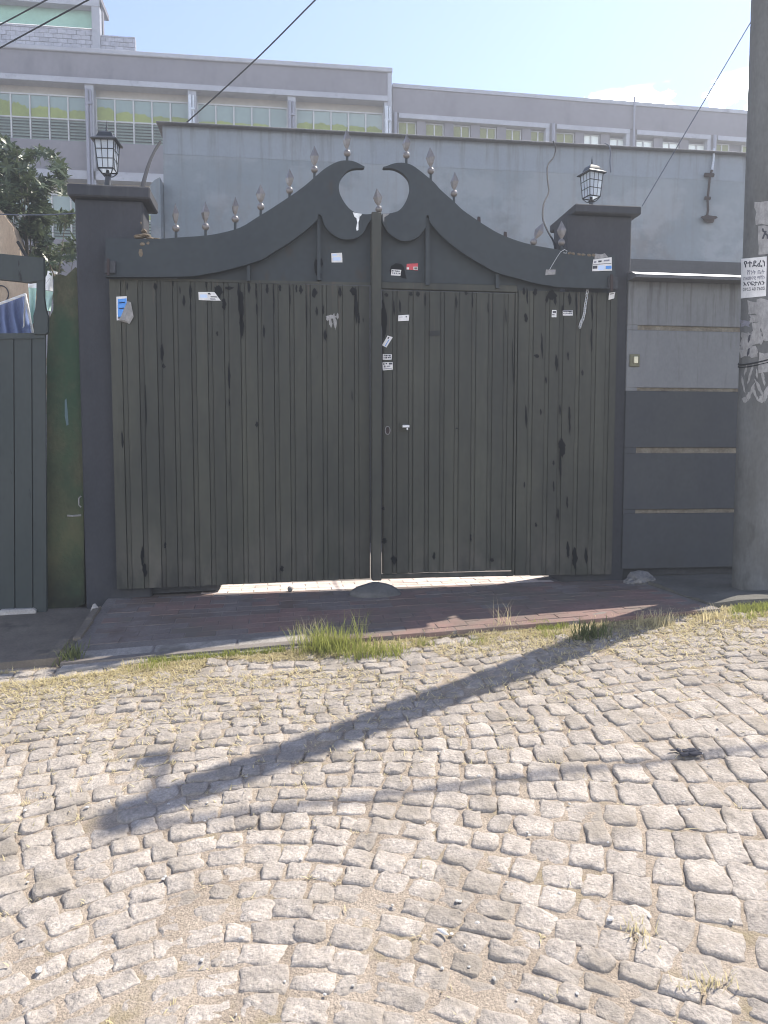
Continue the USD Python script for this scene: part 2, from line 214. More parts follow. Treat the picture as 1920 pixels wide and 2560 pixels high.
def leafy(name, cols, trans=0.35, rough=0.6):
    n = {"g": ("geometry", {}), "r": ("rgb_ramp", {"ramp": list(zip(np.linspace(0, 1, len(cols)), cols))}), "p": ("principled_bsdf", {"roughness": rough, "specular_ior_level": 0.3}), "t": ("translucent_bsdf", {}), "m": ("mix_closure", {"fac": trans})}
    usdkit.material(stage, "/World/Looks/" + name, n, [("g.random_per_island", "r.fac"), ("r.color", "p.base_color"), ("r.color", "t.color"), ("p.BSDF", "m.closure1"), ("t.BSDF", "m.closure2")], surface="m.closure")
leafy("leaf", [(0.06, 0.08, 0.042), (0.10, 0.125, 0.065), (0.15, 0.175, 0.095), (0.21, 0.23, 0.13), (0.27, 0.27, 0.20)], 0.3, 0.36)
leafy("straw", [(0.56, 0.49, 0.30), (0.66, 0.59, 0.39), (0.74, 0.68, 0.49), (0.82, 0.78, 0.64), (0.54, 0.50, 0.28)], 0.5, 0.8)
leafy("green_grass", [(0.27, 0.29, 0.08), (0.36, 0.38, 0.12), (0.48, 0.47, 0.19), (0.60, 0.54, 0.29), (0.31, 0.33, 0.10)], 0.5, 0.7)
leafy("weed_leaf", [(0.12, 0.14, 0.055), (0.19, 0.20, 0.08), (0.28, 0.24, 0.14), (0.40, 0.33, 0.22)], 0.4, 0.7)
usdkit.material(stage, "/World/Looks/lantern_glass", {"t": ("translucent_bsdf", {"color": (0.72, 0.78, 0.84)}), "d": ("principled_bsdf", {"base_color": (0.62, 0.68, 0.74), "roughness": 0.35}), "c": ("transparent_bsdf", {"color": (0.9, 0.93, 0.96)}), "m": ("mix_closure", {"fac": 0.5}), "m2": ("mix_closure", {"fac": 0.12})},
    [("t.BSDF", "m.closure1"), ("d.BSDF", "m.closure2"), ("m.closure", "m2.closure1"), ("c.BSDF", "m2.closure2")], surface="m2.closure")

usdkit.material(stage, "/World/Looks/air", {"v": ("principled_volume", {"color": (0.88, 0.93, 1.0), "density": 0.0044, "anisotropy": 0.42})}, [], volume="v.volume")

# ---------------------------------------------------------------- ground, road, driveway, pavements
def drive_z(x, y):
    t = np.clip(-np.asarray(y, float) / 1.2, 0, 1); z0 = -0.030 + 0.014 * np.asarray(x, float); return z0 * (1 - t) + (road_z(x, -1.2) + 0.022) * t
def walk_z(x, y):
    t = np.clip(-np.asarray(y, float) / 1.2, 0, 1); return (-0.15 + 0.012 * (np.asarray(x) + 2.9)) * (1 - t) + (road_z(np.maximum(x, -9), -1.2) + 0.035) * t
def verge_z(x, y):
    t = np.clip(-np.asarray(y, float) / 1.2, 0, 1); return 0.028 * (1 - t) + (road_z(np.minimum(x, 9), -1.15) + 0.03) * t
def ground_z(X, Y):
    xc = np.clip(X, -10, 10); r = road_z(xc, np.clip(Y, -9, -1.2)); b = -0.07 + 0.012 * np.clip(X, -3, 3); t = np.clip((Y + 1.2) / 0.9, 0, 1); return r * (1 - t) + b * t - 0.09
def skirted(xs, ys, zf, drop=0.35):              # the same with its four edges turned down
    e = 1e-3; xs, ys = np.r_[xs[0] - e, xs, xs[-1] + e], np.r_[ys[0] - e, ys, ys[-1] + e]; m = grid(xs, ys, zf); v = m.vertices.copy()
    v[(v[:, 0] == xs[0]) | (v[:, 0] == xs[-1]) | (v[:, 1] == ys[0]) | (v[:, 1] == ys[-1]), 2] -= drop; return trimesh.Trimesh(v, m.faces, process=False)
gx = np.unique(np.concatenate([np.linspace(-400, -12, 14), np.linspace(-12, 12, 25), np.linspace(12, 400, 14)]))
gy = np.unique(np.concatenate([np.linspace(-400, -10, 14), np.linspace(-10, 1, 34), np.linspace(1, 500, 20)]))
obj("ground", grid(gx, gy, ground_z), "earth", kind="structure")

def dust(x, y):                                  # how far dirt fills the joints: more towards the lower left of the road
    return np.clip((-3.45 - y) / 0.7, 0, 1) * np.clip((0.35 - x) / 1.2, 0, 1) * (0.35 + 0.65 * meshkit.fbm(np.stack([np.asarray(x) * 2.2, np.asarray(y) * 2.2, 0 * np.asarray(x)], -1), 2, 33))
def base_z(X, Y):
    n = meshkit.fbm(np.stack([X * 5, Y * 5, 0 * X], -1), 4, 5) - 0.5; n2 = meshkit.fbm(np.stack([X * 28, Y * 28, 0 * X], -1), 3, 9) - 0.5
    return road_z(np.clip(X, -12, 12), Y) - 0.0130 + 0.012 * n + 0.010 * n2 + 0.008 * dust(X, Y)
rx = np.unique(np.concatenate([np.linspace(-12, -3.2, 70), np.arange(-3.2, 4.3, 0.026), np.linspace(4.3, 12, 60)]))
ry = np.unique(np.concatenate([np.linspace(-9.5, -4.9, 50), np.arange(-4.9, -1.16, 0.026)]))
road = obj("road", grid(rx, ry, base_z), "earth", smooth=True, kind="structure")

def cobble(c4, seed, n=16, hi=0.0):              # c4: the four corners (x, y) in order
    r = np.random.default_rng(seed); c4 = np.array(c4); c = c4.mean(0); a = np.arange(n) / n * 4; k = a.astype(int) % 4; t = (a % 1)[:, None]
    edge = c4[k] * (1 - t) + c4[(k + 1) % 4] * t - c
    rad = np.linalg.norm(edge, axis=1); lim = r.uniform(1.08, 1.24) * np.median(rad)          # knock the corners off
    edge *= (np.minimum(rad, lim) / rad)[:, None]; edge *= (1 + r.normal(0, 0.042, n))[:, None]
    tilt = r.normal(0, 0.035, 2); top = hi + r.normal(0, 0.0028); rings, h = [0.0, 0.42, 0.76, 0.94, 1.0, 1.02], [0.002, 0.0016, 0.0006, -0.0018, -0.0095, -0.045]
    v = [np.r_[c, road_z(*c) + top + h[0]]]
    for q, dz in zip(rings[1:], h[1:]):
        p = c + edge * q; z = road_z(p[:, 0], p[:, 1]) + top + dz + (p - c) @ tilt * (1.0 if q < 1.01 else 0.0)
        if q < 1: z = z + (meshkit.noise(np.c_[p * 42, np.full(n, seed % 97)], 3) - 0.5) * 0.012
        v += list(np.c_[p, z])
    f = [[0, 1 + j, 1 + (j + 1) % n] for j in range(n)]
    for i in range(len(rings) - 2):
        for j in range(n):
            A, B = 1 + i * n + j, 1 + i * n + (j + 1) % n; f += [[A, A + n, B + n], [A, B + n, B]]
    return trimesh.Trimesh(np.array(v), f, process=False)
XC = -0.95                                       # the courses bow around this line, more so towards the camera
def row_y(v, x):
    A = 0.80 * np.clip((-2.35 - v) / 1.25, 0, 1) ** 1.3; d = x - XC; q = np.sqrt(d * d + 0.42) - 0.648; q2 = 0.05 * np.sin(2.1 * x + 0.8 * v) * np.clip((v + 3.9) / 1.5, 0, 1)
    return v - A * q + q2
stones = []; PU, PV = 0.124, 0.101
for j in range(-2, 52):
    v0 = -1.30 - PV * j; nr = np.random.default_rng(100 + j); x = -6.0 + nr.uniform(0, PU)
    while x < 6.5:
        sl = (row_y(v0, x + 0.05) - row_y(v0, x - 0.05)) / 0.1; cs = 1 / math.sqrt(1 + sl * sl); wd = PU * nr.uniform(0.78, 1.26); x1 = x + wd * cs
        t = np.array([cs, sl * cs]); nn = np.array([sl * cs, -cs]); xm = (x + x1) / 2; hgt = (row_y(v0, xm) - row_y(v0 - PV, xm)) * cs
        a0, a1 = np.array([x, row_y(v0, x)]), np.array([x1, row_y(v0, x1)]); g = nr.uniform(0.002, 0.008, 4); jit = nr.normal(0, 0.0068, (4, 2))
        c4 = np.array([a0 + nn * hgt + t * g[0] - nn * g[1], a1 + nn * hgt - t * g[2] - nn * g[1], a1 - t * g[2] + nn * g[3], a0 + t * g[0] + nn * g[3]]) + jit
        rot = nr.normal(0, 0.05); cc = c4.mean(0); c4 = cc + (c4 - cc) @ np.array([[math.cos(rot), math.sin(rot)], [-math.sin(rot), math.cos(rot)]]); cx, cy = cc; x = x1
        if cy > -1.30 or cy < -6.2 or nr.random() < 0.012: continue
        d = np.array([cx, cy, road_z(cx, cy)]) - CAM; z = d @ FV
        z = max(z, 0.3)
        px, py = 960 + FPX * (d @ RV) / z, 1280 - FPX * (d @ UV) / z
        size = np.linalg.norm(np.cross(c4[2] - c4[0], c4[3] - c4[1])) / z ** 2
        seen = 0 < px < 1920 and 1200 < py < 2540 and d @ FV > 0.5
        stones.append((seen, size, c4, 1000 * (j + 5) + int((cx + 5) * 100), -0.004 * float(dust(cx, cy)) - 0.004))
order = sorted(range(len(stones)), key=lambda i: (not stones[i][0], -stones[i][1]))
far = []
for n_, i in enumerate(order):
    _, _, c4, seed, hi = stones[i]
    if n_ < 300: obj("cobble", cobble(c4, seed, 18, hi), "cobble_stone", road, smooth=True)
    else: far.append(cobble(c4, seed, 14, hi))
obj("cobbles", cat_(far), "cobble_stone_far", road, smooth=True, kind="stuff")

rng = np.random.default_rng(5); gv, gf = [], []
ico = trimesh.creation.icosphere(0, 1.0)
for k in range(170):
    x, y = rng.uniform(-1.9, 2.2), -1.5 - 3.1 * rng.random() ** 0.7; s = rng.uniform(0.003, 0.0085) * (1.3 if rng.random() < 0.07 else 1)
    v = ico.vertices * s * rng.uniform(0.6, 1.3, 3) * [1.2, 1.2, 0.6] + [x, y, road_z(x, y) - 0.003 + s * 0.3]; gf.append(ico.faces + len(gv) * 12); gv.append(v)
obj("gravel", trimesh.Trimesh(np.vstack(gv), np.vstack(gf), process=False), "grit", label="small pale stone chips scattered over the cobbled road", cat="gravel", kind="stuff")

def slab(c4, zf, lift, depth, bev=0.006):        # a paving piece that follows the surface zf
    c4 = np.array(c4); c = c4.mean(0); top = c + (c4 - c) * (1 - bev / np.linalg.norm(c4 - c, axis=1))[:, None]
    z = zf(c4[:, 0], c4[:, 1]) + lift; zt = zf(top[:, 0], top[:, 1]) + lift
    v = np.vstack([np.c_[top, zt], np.c_[c4, z - bev * 0.7], np.c_[c4, z - depth]]); f = [[0, 1, 2], [0, 2, 3]]
    for L in (0, 4):
        for i in range(4): a, b = L + i, L + (i + 1) % 4; f += [[a, a + 4, b + 4], [a, b + 4, b]]
    return trimesh.Trimesh(v, f, process=False)
dx = np.linspace(-2.17, 2.27, 45)
drive = obj("driveway", skirted(dx, np.r_[np.linspace(-1.30, 0, 27), np.linspace(0.1, 3.4, 12)], lambda X, Y: drive_z(X, Y) - 0.004), "joint_dust", kind="structure")
rng = np.random.default_rng(8); PL, PW = 0.215, 0.107
for j in range(-12, 5):
    y0 = j * PW - 0.02; o = 0.5 * PL * (j % 2)
    for i in range(-11, 12):
        x0 = i * PL + o - 0.05
        if x0 < -2.14 or x0 + PL > 2.26: continue
        if j > 0 and not (-1.55 < x0 < 1.35): continue
        if y0 < -1.04 and x0 < -0.62: continue
        g = 0.0022; c4 = np.array([[x0 + g, y0 + g], [x0 + PL - g, y0 + g], [x0 + PL - g, y0 + PW - g], [x0 + g, y0 + PW - g]]) + rng.normal(0, 0.0016, (4, 2))
        red = (j in (-6, -7, -8, -9, -10, -11, -12) and rng.random() < 0.9 and x0 > -1.6) or (j > -6 and rng.random() < 0.5) or (x0 > 1.2 and j < -4)
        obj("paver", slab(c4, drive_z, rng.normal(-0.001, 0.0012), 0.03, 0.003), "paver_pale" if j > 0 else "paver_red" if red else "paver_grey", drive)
def lip_z(x, y): t = np.clip((-1.12 - np.asarray(y)) / 0.22, 0, 1); return drive_z(x, y) * (1 - t) + (road_z(x, y) + 0.006) * t
# broken concrete lip along the front of the ramp, in three cast lengths
for a, b, yf in ((-2.16, -1.62, -1.37), (-1.616, -1.08, -1.33), (-1.076, -0.62, -1.34)):
    obj("edging_slab", slab([[a, yf], [b, yf + 0.012], [b, -1.10], [a, -1.10]], lip_z, 0.004, 0.08, 0.012), "worn_concrete", drive)
obj("sidewalk", skirted(np.linspace(-9, -2.18, 40), np.linspace(-1.22, 0.6, 20), lambda X, Y: walk_z(X, Y) + 0.010 * (meshkit.fbm(np.stack([X * 6, Y * 6, 0 * X], -1), 3, 4) - 0.5)), "old_concrete", kind="structure")
m = skirted(np.linspace(2.265, 9, 60), np.linspace(-1.17, 0.6, 24), lambda X, Y: verge_z(X, Y) - 0.012 * np.exp(-((Y + 0.75) / 0.12) ** 2) + 0.03 * (meshkit.fbm(np.stack([X * 6, Y * 6, 0 * X], -1), 3, 6) - 0.5))
obj("verge", m, "dark_ground", kind="structure")
# low kerb edge between the left pavement and the ramp
k = thing("kerb_edge", "low broken concrete kerb between left pavement and ramp, beside the left pillar", "kerb")
for i, (a, b, w) in enumerate(((-0.22, -0.50, 0.05), (-0.51, -0.86, 0.055), (-0.87, -1.22, 0.07))):
    q = np.array([[-2.16 - w, b], [-2.16, b], [-2.16, a], [-2.16 - w, a]]) + np.array([[0.03 * i, 0]] * 4) * (-1 if i == 2 else 0.3)
    obj("kerb_stone", slab(q, drive_z, 0.022 - 0.004 * i, 0.16, 0.014), "old_concrete", k)

# ---------------------------------------------------------------- the steel gate
gate = thing("steel_gate", "grey green steel double gate with swan neck arched top and peeling stickers", "gate")
def leaf_bottom(X): return 0.064 - 0.023 * max(0.0, -X) if X < 0 else 0.064 - 0.004 * X
def plank(x0, x1, zb0, zb1, zt, y0, parent, r):
    w = x1 - x0; b = 0.004; j = r.normal(0, 0.0012, 4)
    prof = np.array([[x0, y0 + 0.014], [x0 + b, y0 + j[0]], [x0 + w * 0.5, y0 + j[1] * 0.6], [x1 - b, y0 + j[2]], [x1, y0 + 0.014]]); n = len(prof)
    v = np.vstack([np.c_[prof, zb0 + (prof[:, 0] - x0) / w * (zb1 - zb0)], np.c_[prof, np.full(n, zt)]]); f = []
    for i in range(n - 1): f += [[i, i + 1, n + i + 1], [i, n + i + 1, n + i]]
    f += [[0, n - 1 - i, n - 2 - i] for i in range(n - 2)] + [[n, n + i + 1, n + i + 2] for i in range(n - 2)]
    f += [[0, n, 2 * n - 1], [0, 2 * n - 1, n - 1]]
    return obj("plank", trimesh.Trimesh(v, f, process=False), "gate_plank", parent)
PXL = [280.6, 311, 353, 398, 439, 483, 524, 565, 606, 647, 688, 727, 768, 808, 847, 887, 925]
PXW = [957, 982, 1022, 1062, 1100, 1136, 1178, 1219, 1257, 1284]
PXR = [1290, 1320, 1360, 1394, 1436, 1476, 1510, 1537]
ZT = 2.448
def sheet(pxs, zt, zb, y, name, parent):
    xa, xb = at(pxs[0], 1100)[0], at(pxs[-1], 1100)[0]
    return obj(name, wall_poly([(xa, zb(xa)), (xb, zb(xb)), (xb, zt), (xa, zt)], y, y + 0.018), "gate_paint", parent)
rg = np.random.default_rng(21)
def planks(pxs, zt, zb, parent, y0=0.0):
    X = [at(p, 1100)[0] for p in pxs]; st = 0.033
    for i, (a, b) in enumerate(zip(X[:-1], X[1:])):
        plank(a + (st if i else 0.004), b - 0.0005, zb(a), zb(b), zt, y0, parent, rg)
        if i: obj("cover_strip", wall_poly([(a + 0.0012, zb(a)), (a + st - 0.0006, zb(a)), (a + st - 0.0006, zt), (a + 0.0012, zt)], y0 + 0.007, y0 + 0.010), "gate_plank", parent)
lf = sheet(PXL, ZT, leaf_bottom, 0.032, "gate_leaf", gate); planks(PXL, ZT - 0.004, lambda x: leaf_bottom(x) + 0.002, lf)
rf = sheet(PXR, ZT, leaf_bottom, 0.032, "gate_leaf", gate); planks(PXR, ZT - 0.004, lambda x: leaf_bottom(x) + 0.002, rf)
ZS_ = at(1100, 1433)[2]; WB = lambda x: ZS_ + 0.002 + (0.011 * (x + 0.05) / 1.1); zw1 = at(1100, 728)[2]
wk = sheet(PXW, zw1, WB, 0.034, "wicket_door", gate); planks(PXW, zw1 - 0.004, WB, wk, 0.002)
xa, xb = at(953, 1100)[0], at(1287.5, 1100)[0]
obj("frame_rail", box(xa, xb, -0.016, 0.03, zw1 + 0.006, at(1100, 709)[2], 0.004), "gate_paint", gate)
obj("sill_bar", box(xa, xb, -0.01, 0.03, leaf_bottom(0.5), ZS_, 0.003), "gate_paint", gate)
obj("head_rail", px_poly([(953, 712), (1540, 724), (1540, 731), (1290, 727), (953, 726)], -0.002, 0.02, -0.002), "gate_paint", gate) if False else None
obj("door_stile", box(at(1284.5, 1100)[0], at(1289.5, 1100)[0], -0.006, 0.03, 0.066, zw1 + 0.003, 0.002), "gate_paint", gate)
xp0, xp1 = at(927.5, 1100)[0], at(951, 1100)[0]
obj("centre_post", box(xp0, xp1, -0.075, 0.028, 0.056, at(944, 530, -0.07)[2], 0.005), "gate_paint", gate)
Y1 = -0.06
LT = [(264, 594), (330, 597), (399, 597), (440, 594), (500, 590), (545, 584), (600, 569), (640, 545), (679, 521), (717, 496), (756, 469), (783, 446), (810, 423), (833, 409), (852, 402), (868, 401), (887, 404), (906, 413.5), (912, 417), (906, 420), (887, 420.5), (871, 426), (856, 440), (848, 459), (848, 478), (856, 498), (871, 519), (887, 530.5), (910, 535.5), (930, 534.5)]
LB = [(930, 548), (922, 556), (910, 579), (899, 590), (887, 596), (872, 598.5), (860, 598), (846, 594), (833, 586), (823, 578), (814, 567), (808, 554), (804, 540), (796, 536), (794, 548), (776, 565), (756, 582), (717, 610), (679, 633), (658, 647), (621, 660), (592, 668), (554, 678), (515, 685), (480, 690.5), (400, 692.5), (264, 692.5)]
RT = [(955, 534.5), (979, 532.5), (999, 525), (1014, 505), (1024, 478), (1024, 459), (1018, 444), (1003, 430), (983, 421), (960, 420), (959, 417), (968, 414.5), (987, 408), (1010, 407), (1030, 413), (1049, 426), (1064, 438), (1084, 455), (1103, 476), (1134, 503), (1157, 525), (1194, 551), (1225, 571), (1257, 588), (1300, 604), (1344, 615), (1391, 623), (1413, 628), (1480, 634), (1539, 638)]
RB = [(1539, 722), (1400, 718), (1388, 716.5), (1335, 707), (1288, 694), (1244, 682), (1203, 660), (1166, 638), (1131, 613), (1100, 585), (1076, 556), (1072, 540), (1066, 540), (1064, 567), (1055, 581), (1045, 592), (1034, 598), (1022, 602), (1010, 602.5), (999, 600), (985, 592), (972, 582), (963, 569), (956, 555), (955, 548)]
def dense(p, n=3):                               # Catmull-Rom rounding of a traced outline
    p = np.array(p, float); out = []
    for i in range(len(p) - 1):
        a, b, c, d = p[max(i - 1, 0)], p[i], p[i + 1], p[min(i + 2, len(p) - 1)]
        for t in np.arange(n) / n: out.append(0.5 * (2 * b + (c - a) * t + (2 * a - 5 * b + 4 * c - d) * t * t + (3 * b - a - 3 * c + d) * t ** 3))
    return out + [p[-1]]
for T, B in ((LT, LB), (RT, RB)):
    obj("arch_panel", px_poly(dense(T) + dense(B), Y1, -0.012, Y1), "gate_arch_paint", gate)
    # rolled edge strip along the lower contour of the arch
obj("infill_panel", px_poly([(440, 699), (470, 660), (620, 630), (720, 575), (792, 520), (812, 548), (860, 580), (932, 545), (932, 713)], 0.016, 0.028, 0.016), "gate_arch_paint", gate)
obj("infill_panel", px_poly([(950, 545), (1015, 580), (1058, 550), (1070, 515), (1150, 600), (1240, 660), (1400, 700), (1400, 728), (950, 722)], 0.016, 0.028, 0.016), "gate_arch_paint", gate)
for a, b, t, bt in ((793, 801.5, 541, 700), (1064, 1074, 545, 712), (617, 625, 655, 702), (1240, 1248, 678, 720)):
    obj("arch_bar", px_poly([(a, t), (b, t), (b, bt), (a, bt)], -0.034, 0.015, -0.034), "gate_arch_paint", gate)
obj("head_rail", px_poly([(300, 694), (930, 706), (930, 713), (300, 700)], -0.007, -0.001, -0.007), "gate_paint", gate)
for (a, t, b, bt) in ((262, 652, 288, 682), (1522, 692, 1545, 722)):
    h = obj("hinge", px_poly([(a, t), (b, t), (b, bt), (a, bt)], -0.085, -0.062, -0.085), "dark_plaster", gate); obj("pin", px_poly([(a + 5, t - 6), (a + 11, t - 6), (a + 11, bt + 6), (a + 5, bt + 6)], -0.10, -0.086, -0.10), "rust", h)

def spike(xb, yb, xt, yt, yball, lean=0.0):
    B, T, K = at(xb, yb, -0.035), at(xt, yt, -0.035), at(xb, yball, -0.035); p = UsdGeom.Xform.Define(stage, f"{gate.GetPath()}/{numbered('gate', 'spike')}").GetPrim()
    b = B - [0, 0, 0.03]; obj("stem", tube([b, K], 0.0105, 8), "gate_arch_paint", p)
    ax = T - K; L = np.linalg.norm(ax); ax /= L; rb = 0.0285
    s = trimesh.creation.icosphere(2, rb); s.apply_translation(K); obj("ball", s, "spike_paint", p, smooth=True)
    u = np.cross(ax, [0, 1.0, 0]); u /= np.linalg.norm(u); w = np.cross(u, ax); ang = rs.uniform(0.15, 0.75); v, f = [], []
    prof = [(rb * 0.8, 0.010), (0.20 * L, 0.011), (0.34 * L, 0.026), (0.56 * L, 0.038), (0.60 * L, 0.035), (L, 0.0012)]
    for h, r in prof:
        for q in range(4):
            t = ang + q * math.pi / 2; e = 0.62 if q % 2 else 1.0; v.append(K + ax * h + r * e * (math.cos(t) * u + math.sin(t) * w))
    for i in range(len(prof) - 1):
        for q in range(4): a, c = i * 4 + q, i * 4 + (q + 1) % 4; f += [[a, a + 4, c + 4], [a, c + 4, c]]
    f += [[0, 1, 2], [0, 2, 3], [20, 22, 21], [20, 23, 22]]
    m = trimesh.Trimesh(v, f, process=False); m.fix_normals(); obj("spear_head", m, "spike_paint", p)
rs = np.random.default_rng(4)
for a in ((440, 594, 438, 508, 571), (514, 589, 513, 504, 567), (588, 572, 588, 492, 548), (652, 539, 651, 461, 517), (724, 494, 724, 422, 476), (786, 444, 786, 365, 424), (868, 402, 866, 323, 383), (947, 531, 942, 471, 523), (1016, 409, 1016, 336, 388), (1077, 449, 1075, 368, 427), (1135, 504, 1137, 430, 484), (1334, 615, 1359, 556, 605), (1404, 627, 1404, 552, 606)):
    spike(*a)
for xb, yb in ((1197, 553), (1263, 591)): obj("spike_stub", px_poly([(xb - 4, yb + 8), (xb + 5, yb + 10), (xb + 4, yb - 11), (xb - 2, yb - 12)], -0.045, -0.025, -0.045), "rust", gate)

def flat(pts, Y, t=0.0015, wob=0.0): return px_poly(pts, Y - t, Y, Y)
def rect(a, t, b, bt, sk=0): return [(a + sk, t), (b + sk, t + 1.5), (b, bt + 1), (a, bt)]
def sticker(pts, Y, marks=(), m="paper", label=None, name="sticker"):
    s = obj(name, flat(pts, Y), m, gate, label=label); p = np.array(pts, float)
    for (u0, v0, u1, v1, mm) in marks:           # dark print in the sticker's own unit square
        q = [p[0] * (1 - u) * (1 - v) + p[1] * u * (1 - v) + p[2] * u * v + p[3] * (1 - u) * v for u, v in ((u0, v0), (u1, v0), (u1, v1), (u0, v1))]
        obj("print", flat([tuple(k) for k in q], Y - 0.0018, 0.0008), mm, s)
    return s
rk = np.random.default_rng(31)
def lines(n, seed, top=0.14, bot=0.88, mats=("ink", "ink_grey")):
    r = np.random.default_rng(seed); o = []
    for i in range(n):
        v = top + (bot - top) * i / n; u = r.uniform(0.05, 0.12)
        while u < 0.9:
            w = r.uniform(0.06, 0.22); o.append((u, v, min(u + w, 0.95), v + (bot - top) / n * r.uniform(0.45, 0.7), mats[int(r.random() < 0.45)])); u += w + r.uniform(0.03, 0.08)
    return o
YP, YA, YF = -0.0035, -0.0625, 0.0135
s = sticker([(291, 742), (317, 740), (320, 797), (292, 801)], -0.006, [(0.12, 0.10, 0.97, 0.90, "ink_blue"), (0.2, 0.25, 0.8, 0.29, "pale_blue_print"), (0.2, 0.5, 0.9, 0.54, "pale_blue_print"), (0.1, 0.86, 0.5, 0.97, "ink_grey")], label="blue printed flyer with its right side peeling away", name="flyer")
C1 = [at(317, 752, -0.006), at(327, 756, -0.035), at(312, 800, -0.03), at(296, 801, -0.006)]; C2 = [C1[0] + [0.01, -0.004, 0.01], at(333, 790, -0.012), at(322, 809, -0.008), C1[3]]
cu = np.array([C1[0], C1[1], C1[2], C1[3], at(334, 792, -0.02), at(324, 810, -0.012)]); obj("curled_flap", trimesh.Trimesh(np.vstack([cu, cu + [0, 0.001, 0]]), [[0, 1, 2], [0, 2, 3], [1, 4, 2], [2, 4, 5], [2, 5, 3], [6, 8, 7], [6, 9, 8], [7, 8, 10], [8, 11, 10], [8, 9, 11]], process=False), "old_paper", s)
sticker([(496, 730), (536, 730), (552, 752), (497, 750)], YP, [(0.08, 0.3, 0.45, 0.7, "pale_blue_print"), (0.55, 0.1, 0.7, 0.3, "ink"), (0.62, 0.5, 0.95, 0.62, "ink"), (0.55, 0.75, 0.8, 0.9, "ink_grey")], label="torn white sticker on the left leaf")
sticker([(828, 633), (855, 632), (856, 656), (829, 656)], YF, [(0.1, 0.1, 0.5, 0.3, "pale_blue_print"), (0.15, 0.45, 0.85, 0.8, "pale_blue_print")])
obj("bare_patch", flat([(974, 676), (978, 665), (990, 658), (1003, 660), (1010, 668), (1016, 697), (1003, 694), (1000, 690), (978, 688)], YF - 0.0003, 0.001), "bare_patch", gate)
sticker([(979, 673), (1003, 675), (1001, 690), (977, 688)], YF - 0.002, lines(2, 3))
sticker([(1017, 660), (1045, 658), (1045, 676), (1016, 674)], YF, [(0.02, 0.6, 0.22, 0.95, "paper"), (0.6, 0.5, 0.98, 0.95, "paper"), (0.68, 0.6, 0.92, 0.85, "ink")], "ink_red", label="small red sticker with white corners")
s = sticker([(1483, 649), (1529, 643), (1530, 677), (1480, 678)], YA, [(0.05, 0.16, 0.18, 0.30, "ink_grey"), (0.28, 0.14, 0.46, 0.28, "ink"), (0.58, 0.14, 0.88, 0.26, "ink_grey"), (0.02, 0.42, 0.98, 0.46, "ink"), (0.02, 0.55, 0.25, 0.80, "ink"), (0.3, 0.55, 0.62, 0.92, "pale_blue_print"), (0.68, 0.62, 0.98, 0.85, "ink_blue")], label="large printed notice on the arch by the right pillar", name="notice")
obj("torn_edge", flat([(1486, 648), (1488, 634), (1503, 636), (1512, 633), (1520, 643)], YA + 0.0002, 0.001), "old_paper", gate)
sticker([(1365, 674), (1389, 674), (1388, 686), (1363, 688)], YA, [(0.5, 0.2, 0.95, 0.35, "ink_grey")], "old_paper")
sticker([(1523, 732), (1538, 730), (1535, 746), (1521, 750)], YP - 0.012, [(0.15, 0.15, 0.8, 0.27, "ink")], label="folded white scrap at the right edge of the gate")
sticker([(1380, 775), (1391, 775), (1391, 793), (1379, 793)], YP, [(0.2, 0.15, 0.9, 0.4, "ink"), (0.05, 0.6, 0.6, 0.72, "ink")])
sticker([(1407, 776), (1432, 775), (1432, 789), (1407, 789)], YP, lines(2, 6) + [(0.02, 0.02, 0.98, 0.3, "ink_grey")])
sticker([(996, 788), (1023, 787), (1022, 802), (995, 803)], YP, [(0.68, 0.2, 0.8, 0.4, "ink"), (0.1, 0.3, 0.4, 0.36, "ink_grey")])
sticker([(969, 839), (982, 843), (966, 869), (955, 863)], YP, [(0.2, 0.1, 0.5, 0.25, "ink"), (0.55, 0.3, 0.7, 0.95, "ink_blue")], label="slanted narrow sticker on the wicket door")
sticker([(957, 885), (980, 886), (979, 899), (957, 900)], YP, lines(2, 9))
sticker([(956, 906), (982, 905), (982, 924), (957, 926)], YP, [(0.05, 0.12, 0.2, 0.3, "ink"), (0.3, 0.1, 0.45, 0.25, "ink"), (0.62, 0.08, 0.95, 0.32, "ink"), (0.15, 0.4, 0.28, 0.65, "ink"), (0.4, 0.45, 0.75, 0.6, "ink_grey"), (0.08, 0.78, 0.9, 0.86, "ink_grey")])
plain("dark_plate", (0.006, 0.007, 0.007), 0.7); obj("slot_plate", flat([(1073, 828), (1099, 826), (1100, 839), (1074, 840)], YP, 0.003), "dark_plate", gate)
obj("bare_patch", flat([(999, 812), (1019, 815), (1017, 840), (1001, 834)], YP, 0.001), "gate_paint", gate)
